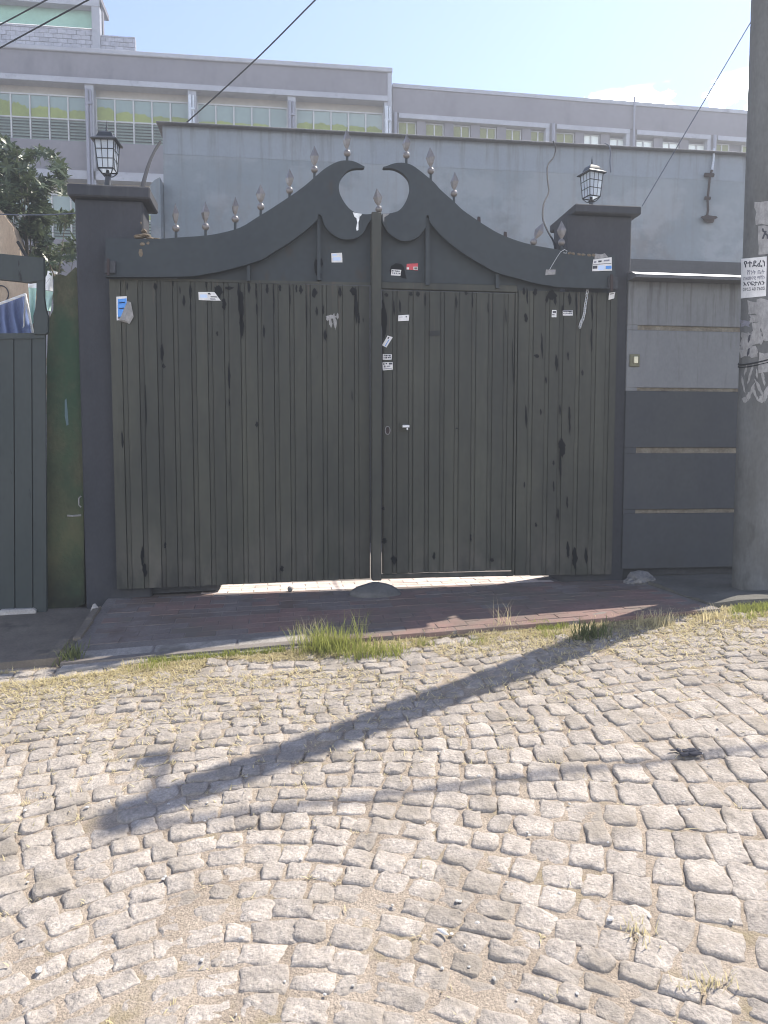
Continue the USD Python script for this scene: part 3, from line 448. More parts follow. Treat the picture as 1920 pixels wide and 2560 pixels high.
# patches of lost paint: each its own outline, a millimetre proud of the sheet as dark undercoat
def ragged(x, y, w, h, seed, slant=0.0):
    r = np.random.default_rng(seed); n = 26; a = np.arange(n) / n * 2 * math.pi; q1, q2 = r.uniform(0, 6.28, 2); o = []
    for t in a:
        c, s_ = math.cos(t), math.sin(t); k = 1 + 0.22 * math.sin(2 * t + q1) + 0.20 * math.sin(5 * t + q2) + r.uniform(-0.22, 0.22)
        xx = math.copysign(abs(c) ** 1.5, c) * w / 2 * k; yy = s_ * h / 2 * (1 + r.uniform(-0.16, 0.16)); o.append((x + xx + slant * yy, y + yy))
    return o
PATCH = [(603, 765, 17, 80), (597, 735, 8, 60), (604, 815, 11, 60), (405, 882, 9, 44), (409, 915, 10, 12), (543, 834, 7, 12), (660, 829, 6, 32), (573, 940, 6, 70), (573, 1006, 4, 18), (642, 1061, 8, 15), (790, 667, 11, 42), (798, 690, 14, 40), (804, 656, 7, 22), (786, 733, 14, 24), (808, 775, 6, 22), (890, 760, 11, 90), (882, 728, 14, 24), (897, 795, 8, 30), (792, 778, 6, 24), (813, 838, 8, 28), (960, 800, 16, 92), (957, 760, 6, 26), (966, 737, 10, 10), (985, 770, 5, 40), (1000, 765, 5, 36), (1027, 735, 12, 10), (1045, 735, 10, 14), (1063, 750, 5, 34), (1165, 733, 10, 9), (1141, 755, 5, 32), (1181, 750, 5, 40), (1220, 770, 4, 26), (1310, 728, 7, 20), (1318, 740, 6, 40), (1338, 730, 12, 18), (1315, 795, 11, 24), (1380, 738, 26, 26), (1388, 752, 8, 22), (1367, 748, 8, 18), (1424, 748, 9, 30), (1441, 760, 5, 60), (1407, 774, 8, 22), (1480, 770, 5, 66), (1479, 850, 5, 60), (1355, 865, 5, 62), (1391, 908, 8, 44), (1420, 890, 6, 22), (1365, 950, 5, 18), (1456, 932, 6, 16), (1342, 890, 14, 10), (1315, 1042, 5, 56), (1352, 1030, 5, 16), (1400, 1024, 4, 30), (1424, 1050, 7, 70), (1405, 1118, 20, 46), (1401, 1160, 5, 80), (1384, 1157, 7, 12), (1142, 1071, 9, 4), (1311, 1212, 5, 14), (1384, 1215, 5, 26), (1395, 1285, 6, 28), (1418, 1256, 6, 28), (961, 1352, 18, 15), (958, 1271, 8, 10), (413, 1363, 8, 16), (356, 1390, 9, 50), (362, 1425, 14, 34), (705, 1422, 12, 14), (1177, 1345, 5, 20), (1340, 1312, 7, 12), (1285, 1375, 7, 30), (1420, 1375, 10, 40), (1437, 1395, 16, 50), (1465, 1390, 8, 44), (1085, 1390, 8, 20), (985, 1400, 16, 22), (1230, 1400, 14, 9), (945, 1222, 5, 26), (947, 1310, 4, 60), (365, 1015, 3, 110), (306, 1100, 6, 46), (318, 716, 5, 20), (388, 716, 9, 18), (432, 705, 4, 22), (450, 725, 4, 18), (460, 752, 7, 30), (476, 730, 7, 40), (476, 768, 3, 24), (515, 712, 4, 22), (545, 730, 30, 34), (560, 760, 14, 30), (573, 720, 22, 9), (622, 716, 8, 34), (640, 728, 5, 40), (642, 772, 4, 34), (668, 722, 9, 24), (684, 745, 4, 80), (700, 720, 9, 16), (725, 740, 3, 50), (741, 722, 6, 20), (752, 724, 9, 22), (766, 770, 3, 90), (850, 730, 8, 26), (908, 800, 3, 12), (880, 990, 3, 26), (1265, 790, 3, 40), (1282, 900, 3, 110)]
for i, (x, y, w, h) in enumerate(PATCH):
    Y = YF - 0.0003 if y < 700 else (0.0115 if False else YP + 0.0022)
    obj("bare_patch", flat(ragged(x, y, w * 0.82, h, 500 + i, 0.03), Y, 0.0012), "bare_patch", gate)
# scuffed pale spot, white drip below the arch hole, chain of flaked paint
for i_, (x_, y_, w_, h_) in enumerate(((829, 792, 24, 10), (826, 806, 8, 26), (837, 804, 7, 40), (844, 790, 5, 16), (819, 797, 5, 12))): obj("white_scuff", flat(ragged(x_, y_, w_, h_, 700 + i_, 0.1), YP + 0.001 - 0.0002 * i_, 0.001), "old_paper", gate)
obj("paint_drip", flat([(882, 531), (905, 535), (902, 540), (899, 541), (898, 550), (896, 556), (896, 575), (892, 577), (890, 572), (893, 556), (891, 545), (886, 542), (884, 536)], YA, 0.0015), "paint_drip", gate)
obj("paint_drip", flat([(957, 535), (974, 534), (968, 539), (961, 543), (960, 556), (957, 548)], YA, 0.0015), "old_paper", gate)
ch = [at(x, y, -0.012) for x, y in ((1469, 722), (1466, 745), (1463, 765), (1461, 782), (1458, 795), (1452, 808), (1449, 820))]; lk = []
for a, b in zip(ch[:-1], ch[1:]):
    for t in (0.0, 0.34, 0.67):
        c = a + (b - a) * t; tt = len(lk); m = trimesh.creation.torus(0.011, 0.0032, 10, 6); m.apply_transform(trimesh.transformations.rotation_matrix(math.pi / 2 * (tt % 2) + 0.5, [0, 0, 1]) @ trimesh.transformations.rotation_matrix(math.pi / 2, [1, 0, 0])); m.vertices[:, 2] *= 1.5; m.apply_translation(c); lk.append(m)
obj("chain", cat_(lk), "galvanised", gate, smooth=True, label="short pale chain hanging down the right leaf")
# lock
L0 = at(1011, 1068, -0.01); obj("lock_plate", box(L0[0] - 0.035, L0[0] + 0.03, -0.010, 0.0, L0[2] - 0.03, L0[2] + 0.035, 0.002), "gate_paint", wk)
h = cat_([tube([L0 + [-0.012, 0.005, 0.005], L0 + [-0.012, -0.035, 0.005]], 0.011, 10), box(L0[0] - 0.022, L0[0] + 0.038, -0.052, -0.034, L0[2] - 0.006, L0[2] + 0.018, 0.004), box(L0[0] + 0.012, L0[0] + 0.026, -0.05, -0.036, L0[2] - 0.026, L0[2] - 0.004, 0.003)]); obj("door_handle", h, "galvanised", wk)
L1 = at(969, 1076, -0.003); pts = [[L1[0] + 0.02 * math.cos(t), -0.004, L1[2] + 0.033 * math.sin(t)] for t in np.linspace(0, 2 * math.pi, 16)]; obj("lock_ring", tube(pts, 0.004, 6), "old_paper", wk)
obj("keyhole", flat(ragged(970, 1078, 12, 22, 8), YP, 0.001), "rust", wk)
tw = obj("twine", tube([at(x, y, Y) for x, y, Y in ((1374, 674, -0.064), (1384, 657, -0.068), (1393, 642, -0.07), (1402, 629, -0.075), (1411, 624, -0.075), (1418, 627, -0.07), (1416, 633, -0.066), (1408, 632, -0.066))], 0.0022, 6), "twine", gate)

# ---------------------------------------------------------------- gate pillars, lanterns, boundary wall
P = at(187, 520, 0.06)[0], at(357, 520, 0.06)[0]
pl = thing("gate_pillar", "plastered grey pillar left of the gate, its inner top corner broken away", "pillar")
zc0, zc1 = at(270, 492, 0.0)[2], at(270, 462, 0.0)[2]
obj("shaft", cat_([box(P[0], P[1], 0.06, 0.34, -0.2, zc0, 0.012)]), "pillar_plaster", pl)
obj("cap", box(at(167, 475, 0.0)[0], at(374, 475, 0.0)[0], 0.0, 0.40, zc0, zc1, 0.010), "pillar_plaster", pl)
rb = np.random.default_rng(3)
br = [blob(at(x, y, Y), np.array(r) * 1.0, 40 + i, 1, 0.5) for i, (x, y, Y, r) in enumerate(((362, 590, -0.02, (0.05, 0.04, 0.015)), (378, 597, -0.025, (0.04, 0.035, 0.012)), (347, 593, -0.02, (0.04, 0.04, 0.014)), (392, 599, -0.03, (0.03, 0.03, 0.010)), (356, 562, 0.12, (0.014, 0.06, 0.04)), (357, 536, 0.14, (0.010, 0.07, 0.05)), (361, 580, 0.09, (0.02, 0.07, 0.02)), (356, 610, -0.055, (0.02, 0.012, 0.018)), (352, 632, -0.058, (0.018, 0.008, 0.03)), (370, 608, -0.055, (0.014, 0.01, 0.014))))]
obj("broken_plaster", cat_(br), "broken_plaster", pl)
Q = at(1417, 560, 0.06)[0], at(1580, 560, 0.06)[0]
pr = thing("gate_pillar", "plastered grey pillar right of the gate with a wide flat cap", "pillar")
zd0, zd1 = at(1500, 532, 0.0)[2], at(1500, 511, 0.0)[2]
obj("shaft", box(Q[0], Q[1], 0.06, 0.38, -0.2, zd0, 0.012), "pillar_plaster", pr)
obj("cap", box(at(1438, 515, 0.0)[0], at(1604, 525, 0.0)[0], 0.0, 0.62, zd0, zd1, 0.008), "pillar_plaster", pr)
obj("broken_plaster", cat_([blob(at(x, y, -0.055), (0.02, 0.015, 0.012), 70 + i, 1, 0.6) for i, (x, y) in enumerate(((1432, 634), (1447, 636), (1458, 637), (1472, 638), (1484, 638), (1424, 633)))]), "broken_plaster", pr)

def lantern(label, base, h, rz):
    t = thing("lantern", label, "lantern", base, rz, "lanterns on the gate pillars"); s = h / 0.52
    S_ = lambda m: trimesh.Trimesh(np.asarray(m.vertices) * [s * 0.80, s * 0.80, s], m.faces, process=False)
    obj("post", S_(lathe([(0.048, 0), (0.05, 0.008), (0.042, 0.016), (0.036, 0.03), (0.030, 0.075), (0.024, 0.115), (0.032, 0.122), (0.034, 0.130), (0.018, 0.140), (0.012, 0.165), (0.0, 0.166)], 16)), "black_metal", t, smooth=35)
    zb, zt, rbm, rtp = 0.160, 0.365, 0.070, 0.090
    arms = []
    for q in range(4):
        a = q * math.pi / 2 + math.pi / 4; d = np.array([math.cos(a), math.sin(a), 0]); arms.append(tube([d * 0.028 + [0, 0, 0.118], d * 0.055 + [0, 0, 0.126], d * 0.083 + [0, 0, 0.145], d * rbm * 1.41 + [0, 0, zb]], 0.0042, 6))
    obj("bracket", S_(cat_(arms)), "black_metal", t, smooth=True)
    cor = lambda z: (rbm + (rtp - rbm) * (z - zb) / (zt - zb)); bars = []
    for q in range(4):
        a = q * math.pi / 2; R = np.array([[math.cos(a), -math.sin(a), 0], [math.sin(a), math.cos(a), 0], [0, 0, 1]])
        bars.append(tube([R @ [cor(zb), cor(zb), zb], R @ [cor(zt), cor(zt), zt]], 0.0062, 4))
        for u in (-0.333, 0.333): bars.append(tube([R @ [cor(zb), u * cor(zb), zb], R @ [cor(zt), u * cor(zt), zt]], 0.0034, 4))
        for w in (0.0, 0.345, 0.67, 1.0):
            z = zb + (zt - zb) * w; bars.append(tube([R @ [cor(z), -cor(z), z], R @ [cor(z), cor(z), z]], 0.0060 if w in (0, 1) else 0.0034, 4))
        c0, c1 = cor(zb) - 0.004, cor(zt) - 0.004
        v = np.array([[c0, -c0, zb], [c0, c0, zb], [c1, c1, zt], [c1, -c1, zt]]) @ R.T; obj("pane", S_(trimesh.Trimesh(v, [[0, 1, 2], [0, 2, 3]], process=False)), "lantern_glass", t)
    obj("frame", S_(cat_(bars)), "black_metal", t)
    e = rtp + 0.026; sq = lambda r, z: [[r, r, z], [-r, r, z], [-r, -r, z], [r, -r, z]]
    v = np.array(sq(e, zt - 0.006) + sq(e + 0.002, zt + 0.002) + sq(0.074, zt + 0.026) + sq(0.070, zt + 0.040) + sq(0.056, zt + 0.062) + sq(0.028, zt + 0.076)); f = [[0, 2, 1], [0, 3, 2], [20, 21, 22], [20, 22, 23]]
    for i in range(5):
        for q in range(4): a, b = i * 4 + q, i * 4 + (q + 1) % 4; f += [[a, b, b + 4], [a, b + 4, a + 4]]
    cp = obj("roof", S_(trimesh.Trimesh(v, f, process=False)), "black_metal", t, smooth=25)
    obj("finial", S_(lathe([(0.016, zt + 0.074), (0.014, zt + 0.084), (0.007, zt + 0.092), (0.011, zt + 0.102), (0.006, zt + 0.114), (0.009, zt + 0.122), (0.003, zt + 0.140), (0.0, zt + 0.165)], 10)), "black_metal", cp, smooth=True)
    obj("bulb", S_(trimesh.Trimesh(trimesh.creation.icosphere(2, 0.026).vertices * [1, 1, 1.5] + [0, 0, 0.235], trimesh.creation.icosphere(2, 0.026).faces, process=False)), "cloth_white", t, smooth=True)
    return t
p = at(270, 460, 0.18); lantern("black lantern with frosted panes on the left gate pillar", (p[0], 0.18, zc1), 0.545, -4)
p = at(1478, 505, 0.30); lantern("black lantern with frosted panes on the right gate pillar", (p[0], 0.30, zd1), 0.50, 14)

bw = thing("boundary_wall", "plastered wall in grey bands with worn grooves, right of the gate", "wall")
ys = [706, 815, 827, 970, 978, 1119, 1133, 1273, 1283, 1420]; zs = [at(1700, y, 0.04)[2] for y in ys]
xl, xr = Q[1] - 0.03, 9.0
for i, (a, b) in enumerate(((0, 1), (2, 3), (4, 5), (6, 7), (8, 9))):
    obj("panel", box(xl, xr, 0.04, 0.28, zs[b], zs[a] - (0.001 if i else 0), 0.004), "wall_light" if i < 2 else "wall_dark", bw, label="light grey band" if i < 2 else "dark blue grey band")
for i, (a, b) in enumerate(((1, 2), (3, 4), (5, 6), (7, 8))):
    xg = at(1594 - 2 * i, (ys[a] + ys[b]) / 2, 0.04)[0]
    obj("panel", box(xl, xg, 0.041, 0.27, zs[b], zs[a]), "wall_light" if i < 2 else "wall_dark", bw)
    g = grid(np.linspace(xg, xr, 260), np.linspace(0, 1, 5), lambda X, Y: 0 * X); v = g.vertices; zz = zs[b] + (zs[a] - zs[b]) * v[:, 1]
    v = np.c_[v[:, 0], 0.052 + 0.010 * (meshkit.fbm(np.c_[v[:, 0] * 26, v[:, 1] * 3, v[:, 0] * 0 + i], 3, 2 + i)), zz]; obj("mortar_joint", trimesh.Trimesh(v, g.faces, process=False), "mortar", bw, smooth=True)
obj("footing", box(xl, xr, 0.12, 0.27, -0.2, zs[9] - 0.001), "dark_plaster", bw)
zc = [at(1700, y, -0.10)[2] for y in (689, 679)]
cv = np.array([[-0.10, zs[0] + 0.001], [-0.10, zc[0]], [-0.015, zc[1] + 0.004], [0.32, zc[1] + 0.03], [0.32, zs[0] + 0.001]]); v = np.vstack([np.c_[np.full(5, xl), cv], np.c_[np.full(5, xr), cv]]); f = [[0, 1, 2], [0, 2, 3], [0, 3, 4], [5, 7, 6], [5, 8, 7], [5, 9, 8]]
for i in range(5): a, b = i, (i + 1) % 5; f += [[a, a + 5, b + 5], [a, b + 5, b]]
obj("coping", trimesh.Trimesh(v, f, process=False), "coping", bw)
e_ = np.array([[-0.1025, zc[0] + 0.002], [-0.016, zc[1] + 0.007], [0.32, zc[1] + 0.033]]); v = np.vstack([np.c_[np.full(3, xl + 0.001), e_], np.c_[np.full(3, xr), e_]]); obj("lime_wash", trimesh.Trimesh(v, [[0, 3, 4], [0, 4, 1], [1, 4, 5], [1, 5, 2]], process=False), "white_lime", bw, label="sloping top of the wall with sunlit brightness painted in")
bp = at(1587, 900, 0.03)
bell = thing("door_bell", "yellowed bell push in a dark back box beside the right pillar", "bell", (bp[0], 0.04, bp[2]))
obj("back_box", box(-0.045, 0.045, -0.012, 0.0, -0.055, 0.05, 0.004), "bell_box", bell); obj("push_plate", box(-0.012, 0.022, -0.030, -0.012, -0.028, 0.028, 0.004), "bell_plastic", bell)

# ---------------------------------------------------------------- old neighbours on the left
mw = obj("mossy_wall", px_poly([(118, 1545), (212, 1510), (200, 672), (188, 668), (165, 690), (150, 685), (134, 692), (133, 775), (121, 800), (117, 900)], 0.12, 0.36, 0.12), "moss_wall", label="narrow green mossy stretch of wall left of the left pillar", cat="wall")
obj("paint_mark", px_poly([(162, 1000), (166, 996), (169, 1030), (171, 1062), (166, 1064), (162, 1040)], 0.117, 0.119, 0.117), "faded_teal", mw)
obj("paint_mark", cat_([tube([at(x, y, 0.118) for x, y in ((168, 1289), (180, 1290), (203, 1288))], 0.008, 5), tube([at(x, y, 0.118) for x, y in ((203, 1240), (197, 1246), (197, 1262), (203, 1268))], 0.006, 5)]), "old_paper", mw, label="small pale scrape on the mossy wall")
ng = thing("neighbour_gate", "old dark green metal gate at the left edge with an open curved frame", "gate")
b0 = [(-260, 836), (113, 836), (118, 1531), (-260, 1545)]
sh = obj("gate_sheet", px_poly(b0, 0.012, 0.03, 0.012), "old_gate", ng)
for a, b in ((-130, -92), (-90, -52), (-50, -12), (-10, 33), (36, 78), (81, 113)):
    obj("plank", px_poly([(a, 836), (b, 836), (b + 3, 1530 - (b - 113) * 0.03), (a + 3, 1530 - (a - 113) * 0.03)], -0.002, 0.0118, -0.002), "old_gate", sh)
obj("top_rail", px_poly([(-260, 615), (0, 634), (108, 645), (109, 700), (72, 706), (40, 702), (0, 698), (-260, 690)], -0.03, 0.02, -0.03), "old_gate", ng)
obj("gate_post", px_poly([(91, 700), (109, 700), (109, 742), (113, 772), (119, 790), (119, 830), (113, 835), (85, 835), (83, 790), (89, 768), (91, 742)], -0.025, 0.02, -0.025), "old_gate", ng)
obj("bottom_rail", px_poly([(-260, 836), (112, 832), (112, 846), (-260, 850)], -0.012, -0.0025, -0.012), "old_gate", ng)
tz = thing("tan_house_wall", "sunlit tan plaster wall seen through the old gate at the left edge", "wall")
obj("wall_face", px_poly([(-300, 480), (0, 524), (30, 565), (42, 600), (52, 640), (52, 690), (92, 700), (72, 780), (-300, 830)], 2.2, 2.4, 2.2), "tan_sheet", tz)
pts = [at(2 + 19 * math.cos(t), 735 + 21 * math.sin(t), 2.19) for t in np.linspace(-2.2, 2.6, 22)]; obj("drawn_circle", tube(pts, 0.006, 5), "ink", tz)
obj("lean_pole", tube([at(44, 604, 2.0), at(70, 648, 2.0), at(84, 672, 2.0)], 0.016, 6), "wire_black", label="dark pole leaning against the tan wall's end", cat="pole")
def cloth(pts, Y, fold, seed, freq=31):
    P_ = Polygon(pts); n = 34; x0, y0, x1, y1 = P_.bounds; xs = np.linspace(0, 1, n); top = np.array(pts[:2], float); bot = np.array(pts[3:1:-1], float); v = []
    for w in np.linspace(0, 1, 12):
        for u in xs:
            q = (top[0] * (1 - u) + top[1] * u) * (1 - w) + (bot[0] * (1 - u) + bot[1] * u) * w; v.append(at(q[0], q[1], Y + fold * math.sin(u * freq + 2 * math.sin(w * 2 + seed)) * (0.3 + 0.7 * w)))
    f = []
    for j in range(11):
        for i in range(n - 1): a = j * n + i; f += [[a, a + n, a + n + 1], [a, a + n + 1, a + 1]]
    return trimesh.Trimesh(v, f, process=False)
lb = obj("laundry_cloth", cloth([(-40, 775), (62, 736), (82, 836), (-60, 850)], 0.6, 0.035, 1), "cloth_blue", smooth=True, label="blue pleated cloth hanging behind the old gate", cat="cloth")
obj("white_hem", cloth([(-40, 770), (64, 732), (66, 738), (-40, 778)], 0.57, 0.01, 1), "cloth_white", lb, smooth=True); obj("white_stripe", cloth([(60, 736), (66, 734), (86, 836), (80, 838)], 0.57, 0.02, 2, 5), "cloth_white", lb, smooth=True); obj("white_stripe", cloth([(62, 738), (66, 738), (62, 815), (57, 820)], 0.56, 0.02, 3, 5), "cloth_white", lb, smooth=True)
lm = obj("laundry_cloth", cloth([(70, 705), (92, 706), (86, 800), (78, 822)], 0.75, 0.02, 4, 5), "cloth_mint", smooth=True, label="pale mint cloth hanging behind the old gate's post", cat="cloth"); obj("white_band", cloth([(70, 704), (92, 705), (92, 720), (70, 719)], 0.70, 0.01, 4, 5), "cloth_white", lm, smooth=True)
lw = obj("laundry_cloth", cloth([(105, 676), (131, 678), (133, 728), (106, 724)], 0.55, 0.015, 6, 5), "cloth_white", smooth=True, label="white cloth with mint hem hanging between old gate and mossy wall", cat="cloth"); obj("mint_hem", cloth([(107, 725), (133, 729), (127, 778), (114, 776)], 0.55, 0.02, 6, 5), "cloth_mint", lw, smooth=True); obj("peg_arm", px_poly([(128, 676), (142, 679), (141, 685), (128, 684)], 0.52, 0.54, 0.52), "cloth_white", lw)
obj("broken_slab", slab([[-2.98, -0.06], [-2.70, -0.035], [-2.70, 0.02], [-2.98, 0.02]], walk_z, 0.035, 0.08, 0.02), "concrete", label="pale broken slab lying under the old gate's right end", cat="slab")
obj("rubble_stone", blob((-3.06, -0.10, float(walk_z(-3.06, -0.1)) + 0.01), (0.06, 0.045, 0.028), 9, 2, 0.4), "rock", label="small rough stone under the old gate at the left edge", cat="stone")

# ---------------------------------------------------------------- wall behind the gate
rw = thing("rear_wall", "tall pale blue plastered wall with grey coping behind the gate", "wall")
YR = 4.5; A, B_ = at(406, 310, YR), at(1855, 393, YR); xE = 11.0
zt = at(1135, 352, YR)[2]; zm = at(1135, 420, YR)[2]; zk = at(1700, 652, YR)[2]
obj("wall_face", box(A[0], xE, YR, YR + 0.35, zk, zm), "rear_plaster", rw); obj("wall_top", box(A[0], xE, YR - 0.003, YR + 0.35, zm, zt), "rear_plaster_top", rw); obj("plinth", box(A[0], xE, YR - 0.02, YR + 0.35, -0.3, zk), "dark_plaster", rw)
zq = at(1135, 341, YR - 0.1)[2]; obj("coping", box(A[0] - 0.07, xE, YR - 0.10, YR + 0.45, zt, zq, 0.01), "rear_coping", rw)
obj("return_wall", px_poly([(378, 640), (376, 462), (386, 450), (400, 443), (404, 640)], YR - 0.25, YR + 0.1, YR - 0.25), "rear_plaster", rw)
rp = [at(x, y, YR - 0.04) for x, y in ((1785, 372), (1784, 400), (1780, 425), (1775, 440), (1772, 470), (1769, 500), (1770, 525), (1768, 538))]
obj("rusty_pipe", cat_([tube(rp[2:], 0.016, 6), tube([at(1762, 437, YR - 0.04), at(1784, 438, YR - 0.04)], 0.028, 6), tube([at(1762, 495, YR - 0.04), at(1776, 496, YR - 0.05)], 0.024, 6), blob(at(1771, 546, YR - 0.04), (0.10, 0.03, 0.05), 5, 2, 0.9)]), "rust", rw)
obj("pale_pipe", tube(rp[:3], 0.016, 6), "pipe_paint", rw)
def wire(name, pts, r, m, label, cat="cable", sag=0.0, n=24):
    p = np.array(pts, float)
    if len(p) == 2: t = np.linspace(0, 1, n)[:, None]; p = p[0] * (1 - t) + p[1] * t; p[:, 2] -= sag * 4 * (t * (1 - t))[:, 0]
    else: p = np.array(dense(p, 5))
    return obj(name, tube(p, r, 6), m, label=label, cat=cat)
wire("loose_cable", [at(x, y, Y) for x, y, Y in ((1383, 353, 4.36), (1389, 372, 4.30), (1384, 393, 4.2), (1369, 415, 4.0), (1369, 450, 3.6), (1372, 480, 3.0), (1360, 508, 2.4), (1357, 545, 1.6), (1368, 575, 1.0), (1382, 600, 0.5), (1389, 622, 0.15))], 0.009, "wire_black", "wavy dark cable dropping from the rear wall to the right pillar")
wire("loose_cable", [at(x, y, 4.36) for x, y in ((1512, 358), (1522, 364), (1526, 380), (1525, 405), (1527, 431))], 0.009, "wire_grey", "short cable end hanging from the rear coping above the right lantern")
wire("loose_cable", [at(x, y, Y) for x, y, Y in ((400, 356, 4.3), (388, 375, 3.9), (376, 400, 3.2), (366, 430, 2.2), (358, 461, 1.0), (350, 500, 0.6))], 0.019, "wire_black", "black cable curving from the rear wall's end down behind the left pillar")

# ---------------------------------------------------------------- school building behind
YS = 18.0
def XS(px): return at(px, 250, YS)[0]
def ZS(py): return at(230, py, YS)[2]
sb = thing("school_building", "long grey concrete school block with ribbon windows and an unfinished block storey on its roof", "building")
zt_, zc_, zp_, zb_, zw1_, ztr, zw0_, zsp, zbd = [ZS(v) for v in (124, 136, 199, 213, 234, 294, 352, 428, 450)]
xe = XS(979); cols = [xe - 0.12 - 2.94 * k for k in range(7)]; xw = cols[-1] - 1.0; ST = zp_ - zbd - 0.02
obj("wall", cat_([box(xw, xe, 18.30, 27, -0.4, zt_ - 0.3)]), "school_beige", sb)
obj("parapet", box(xw, xe - 0.13, 17.98, 18.299, zp_, zc_), "school_grey", sb); obj("parapet_end", box(xe - 0.129, xe, 17.95, 18.299, zb_ - 0.3, zc_), "school_white", sb)
obj("roof_edge", box(xw, xe + 0.02, 17.90, 27, zc_, zt_, 0.02), "school_white", sb)
obj("beam", box(xw, xe - 0.13, 17.90, 18.299, zb_, zp_ - 0.002), "school_white", sb)
obj("spandrel", box(xw, xe, 18.08, 18.299, zsp, zw0_), "school_grey", sb); obj("band", box(xw, xe, 17.96, 18.299, zbd, zsp - 0.002), "school_white", sb)
obj("spandrel", box(xw, xe, 18.08, 18.299, -0.3, zw0_ - ST), "school_grey", sb)
for k, c in enumerate(cols):
    obj("column", box(c - 0.115, c + 0.13, 17.96, 18.299, 0.0, zb_ - 0.001), "school_white", sb)
    obj("downpipe", cat_([tube([[c - 0.05, 17.90, 0], [c - 0.05, 17.90, zb_ - 0.16]], 0.05, 8), tube([[c + 0.045, 17.93, 0], [c + 0.045, 17.93, zb_ - 0.16]], 0.035, 8), box(c - 0.10, c + 0.09, 17.86, 17.955, zw1_ - 0.35, zw1_ - 0.29)]), "pipe_paint" if k % 2 == 0 else "pipe_dark", sb)
rw_ = np.random.default_rng(12)
FR = {1: [0.22, 0.26, 0.22, 0.24, 0.10], 2: [0.62, 0.42, 0.40, 0.34, 0.34], 3: [0.74, 0.60, 0.50, 0.46, 0.40], 4: [0.50, 0.55, 0.44, 0.30, 0.48]}
def wavy(x0, x1, z0, h, seed):
    r = np.random.default_rng(seed); n = 9; xs = np.linspace(x0, x1, n); zz = z0 + h * (0.80 + 0.22 * np.sin(np.linspace(0.3, 2.9, n) * r.uniform(0.8, 1.3) + r.uniform(-0.5, 0.4)) + r.uniform(-0.11, 0.11, n)); return [(x0, z0)] + list(zip(xs, zz)) + [(x1, z0)]
for k in range(6):
    xa, xb = cols[k + 1] + 0.14, cols[k] - 0.125
    for fl in (0, 1):
        if fl and not 2 <= k <= 4: continue
        z0, z1, zm_ = zw0_ - ST * fl, zw1_ - ST * fl, ztr - ST * fl; n = 5; w = (xb - xa) / n; bars = [box(xa, xb, 18.20, 18.26, z1 - 0.04, z1), box(xa, xb, 18.20, 18.26, zm_ - 0.02, zm_ + 0.02), box(xa, xb, 18.17, 18.28, z0 - 0.002, z0 + 0.03)] + [box(xa + i * w - 0.022, xa + i * w + 0.022, 18.195, 18.265, z0, z1) for i in range(n + 1)]
        win = obj("window", cat_(bars), "window_frame", sb)
        for i in range(n):
            p0, p1 = xa + i * w + 0.024, xa + (i + 1) * w - 0.024
            obj("pane", box(p0, p1, 18.23, 18.24, zm_ + 0.02, z1 - 0.04), "window_glass", win)
            fr = (FR.get(k + 0, [0.4] * 5) if not fl else [0.3] * 5)[i]
            obj("green_film", wall_poly(wavy(p0, p1, zm_ + 0.022, fr * (z1 - zm_ - 0.06), 60 + 7 * k + i), 18.222, 18.2295), "green_film", win)
            if XS(430) < p0: obj("pane", box(p0, p1, 18.23, 18.24, z0, zm_ - 0.02), "louvre_glass", win); continue
            obj("dark_gap", box(p0, p1, 18.27, 18.275, z0 + 0.03, zm_ - 0.02), "louvre_dark", win)
            ns = 7; hh = (zm_ - 0.02 - z0 - 0.03) / ns
            for s_ in range(ns):
                zz = z0 + 0.03 + s_ * hh; v = np.array([[p0, 18.205, zz + 0.012], [p1, 18.205, zz + 0.012], [p1, 18.255, zz + hh * 0.97], [p0, 18.255, zz + hh * 0.97]]); v = np.vstack([v, v + [0, 0.008, 0.0]])
                obj("louvre", trimesh.Trimesh(v, [[0, 1, 2], [0, 2, 3], [4, 6, 5], [4, 7, 6], [0, 4, 5], [0, 5, 1], [3, 2, 6], [3, 6, 7]], process=False), "louvre_glass", win)
# unfinished storey on the roof
def Z6(py): return at(130, py, 18.3)[2]
xc0, xc1 = at(229.5, 60, 18.2)[0], at(249.5, 60, 18.2)[0]
obj("roof_column", box(xc0, xc1, 18.2, 18.45, zt_ + 0.002, Z6(-6)), "school_white", sb)
obj("roof_beam", box(xw, xc1, 18.18, 18.46, Z6(13), Z6(-8)), "school_white", sb)
obj("roof_slab", box(xw, xc1 + 0.02, 18.15, 19.4, Z6(-8) + 0.002, Z6(-22)), "school_grey", sb)
obj("teal_panel", box(xw, xc0 - 0.001, 18.50, 18.6, Z6(48), Z6(-8)), "school_teal", sb); obj("dark_beam", box(xw, xc0 - 0.001, 18.47, 18.62, Z6(64), Z6(48) - 0.001), "school_teal", sb); obj("back_wall", box(xw, xc1 - 0.02, 18.7, 18.9, zt_, Z6(-8)), "school_grey", sb)
bv = np.array([[18.24, Z6(68.5)], [18.24, Z6(67)], [18.44, Z6(61)], [18.44, Z6(68.5)]]); v = np.vstack([np.c_[np.full(4, xw), bv], np.c_[np.full(4, xc0), bv]]); f = [[0, 1, 2], [0, 2, 3]] + sum([[[i, i + 4, (i + 1) % 4 + 4], [i, (i + 1) % 4 + 4, (i + 1) % 4]] for i in range(4)], [])
obj("white_ledge", trimesh.Trimesh(v, f, process=False), "cloth_white", sb)
rg = np.random.default_rng(17)
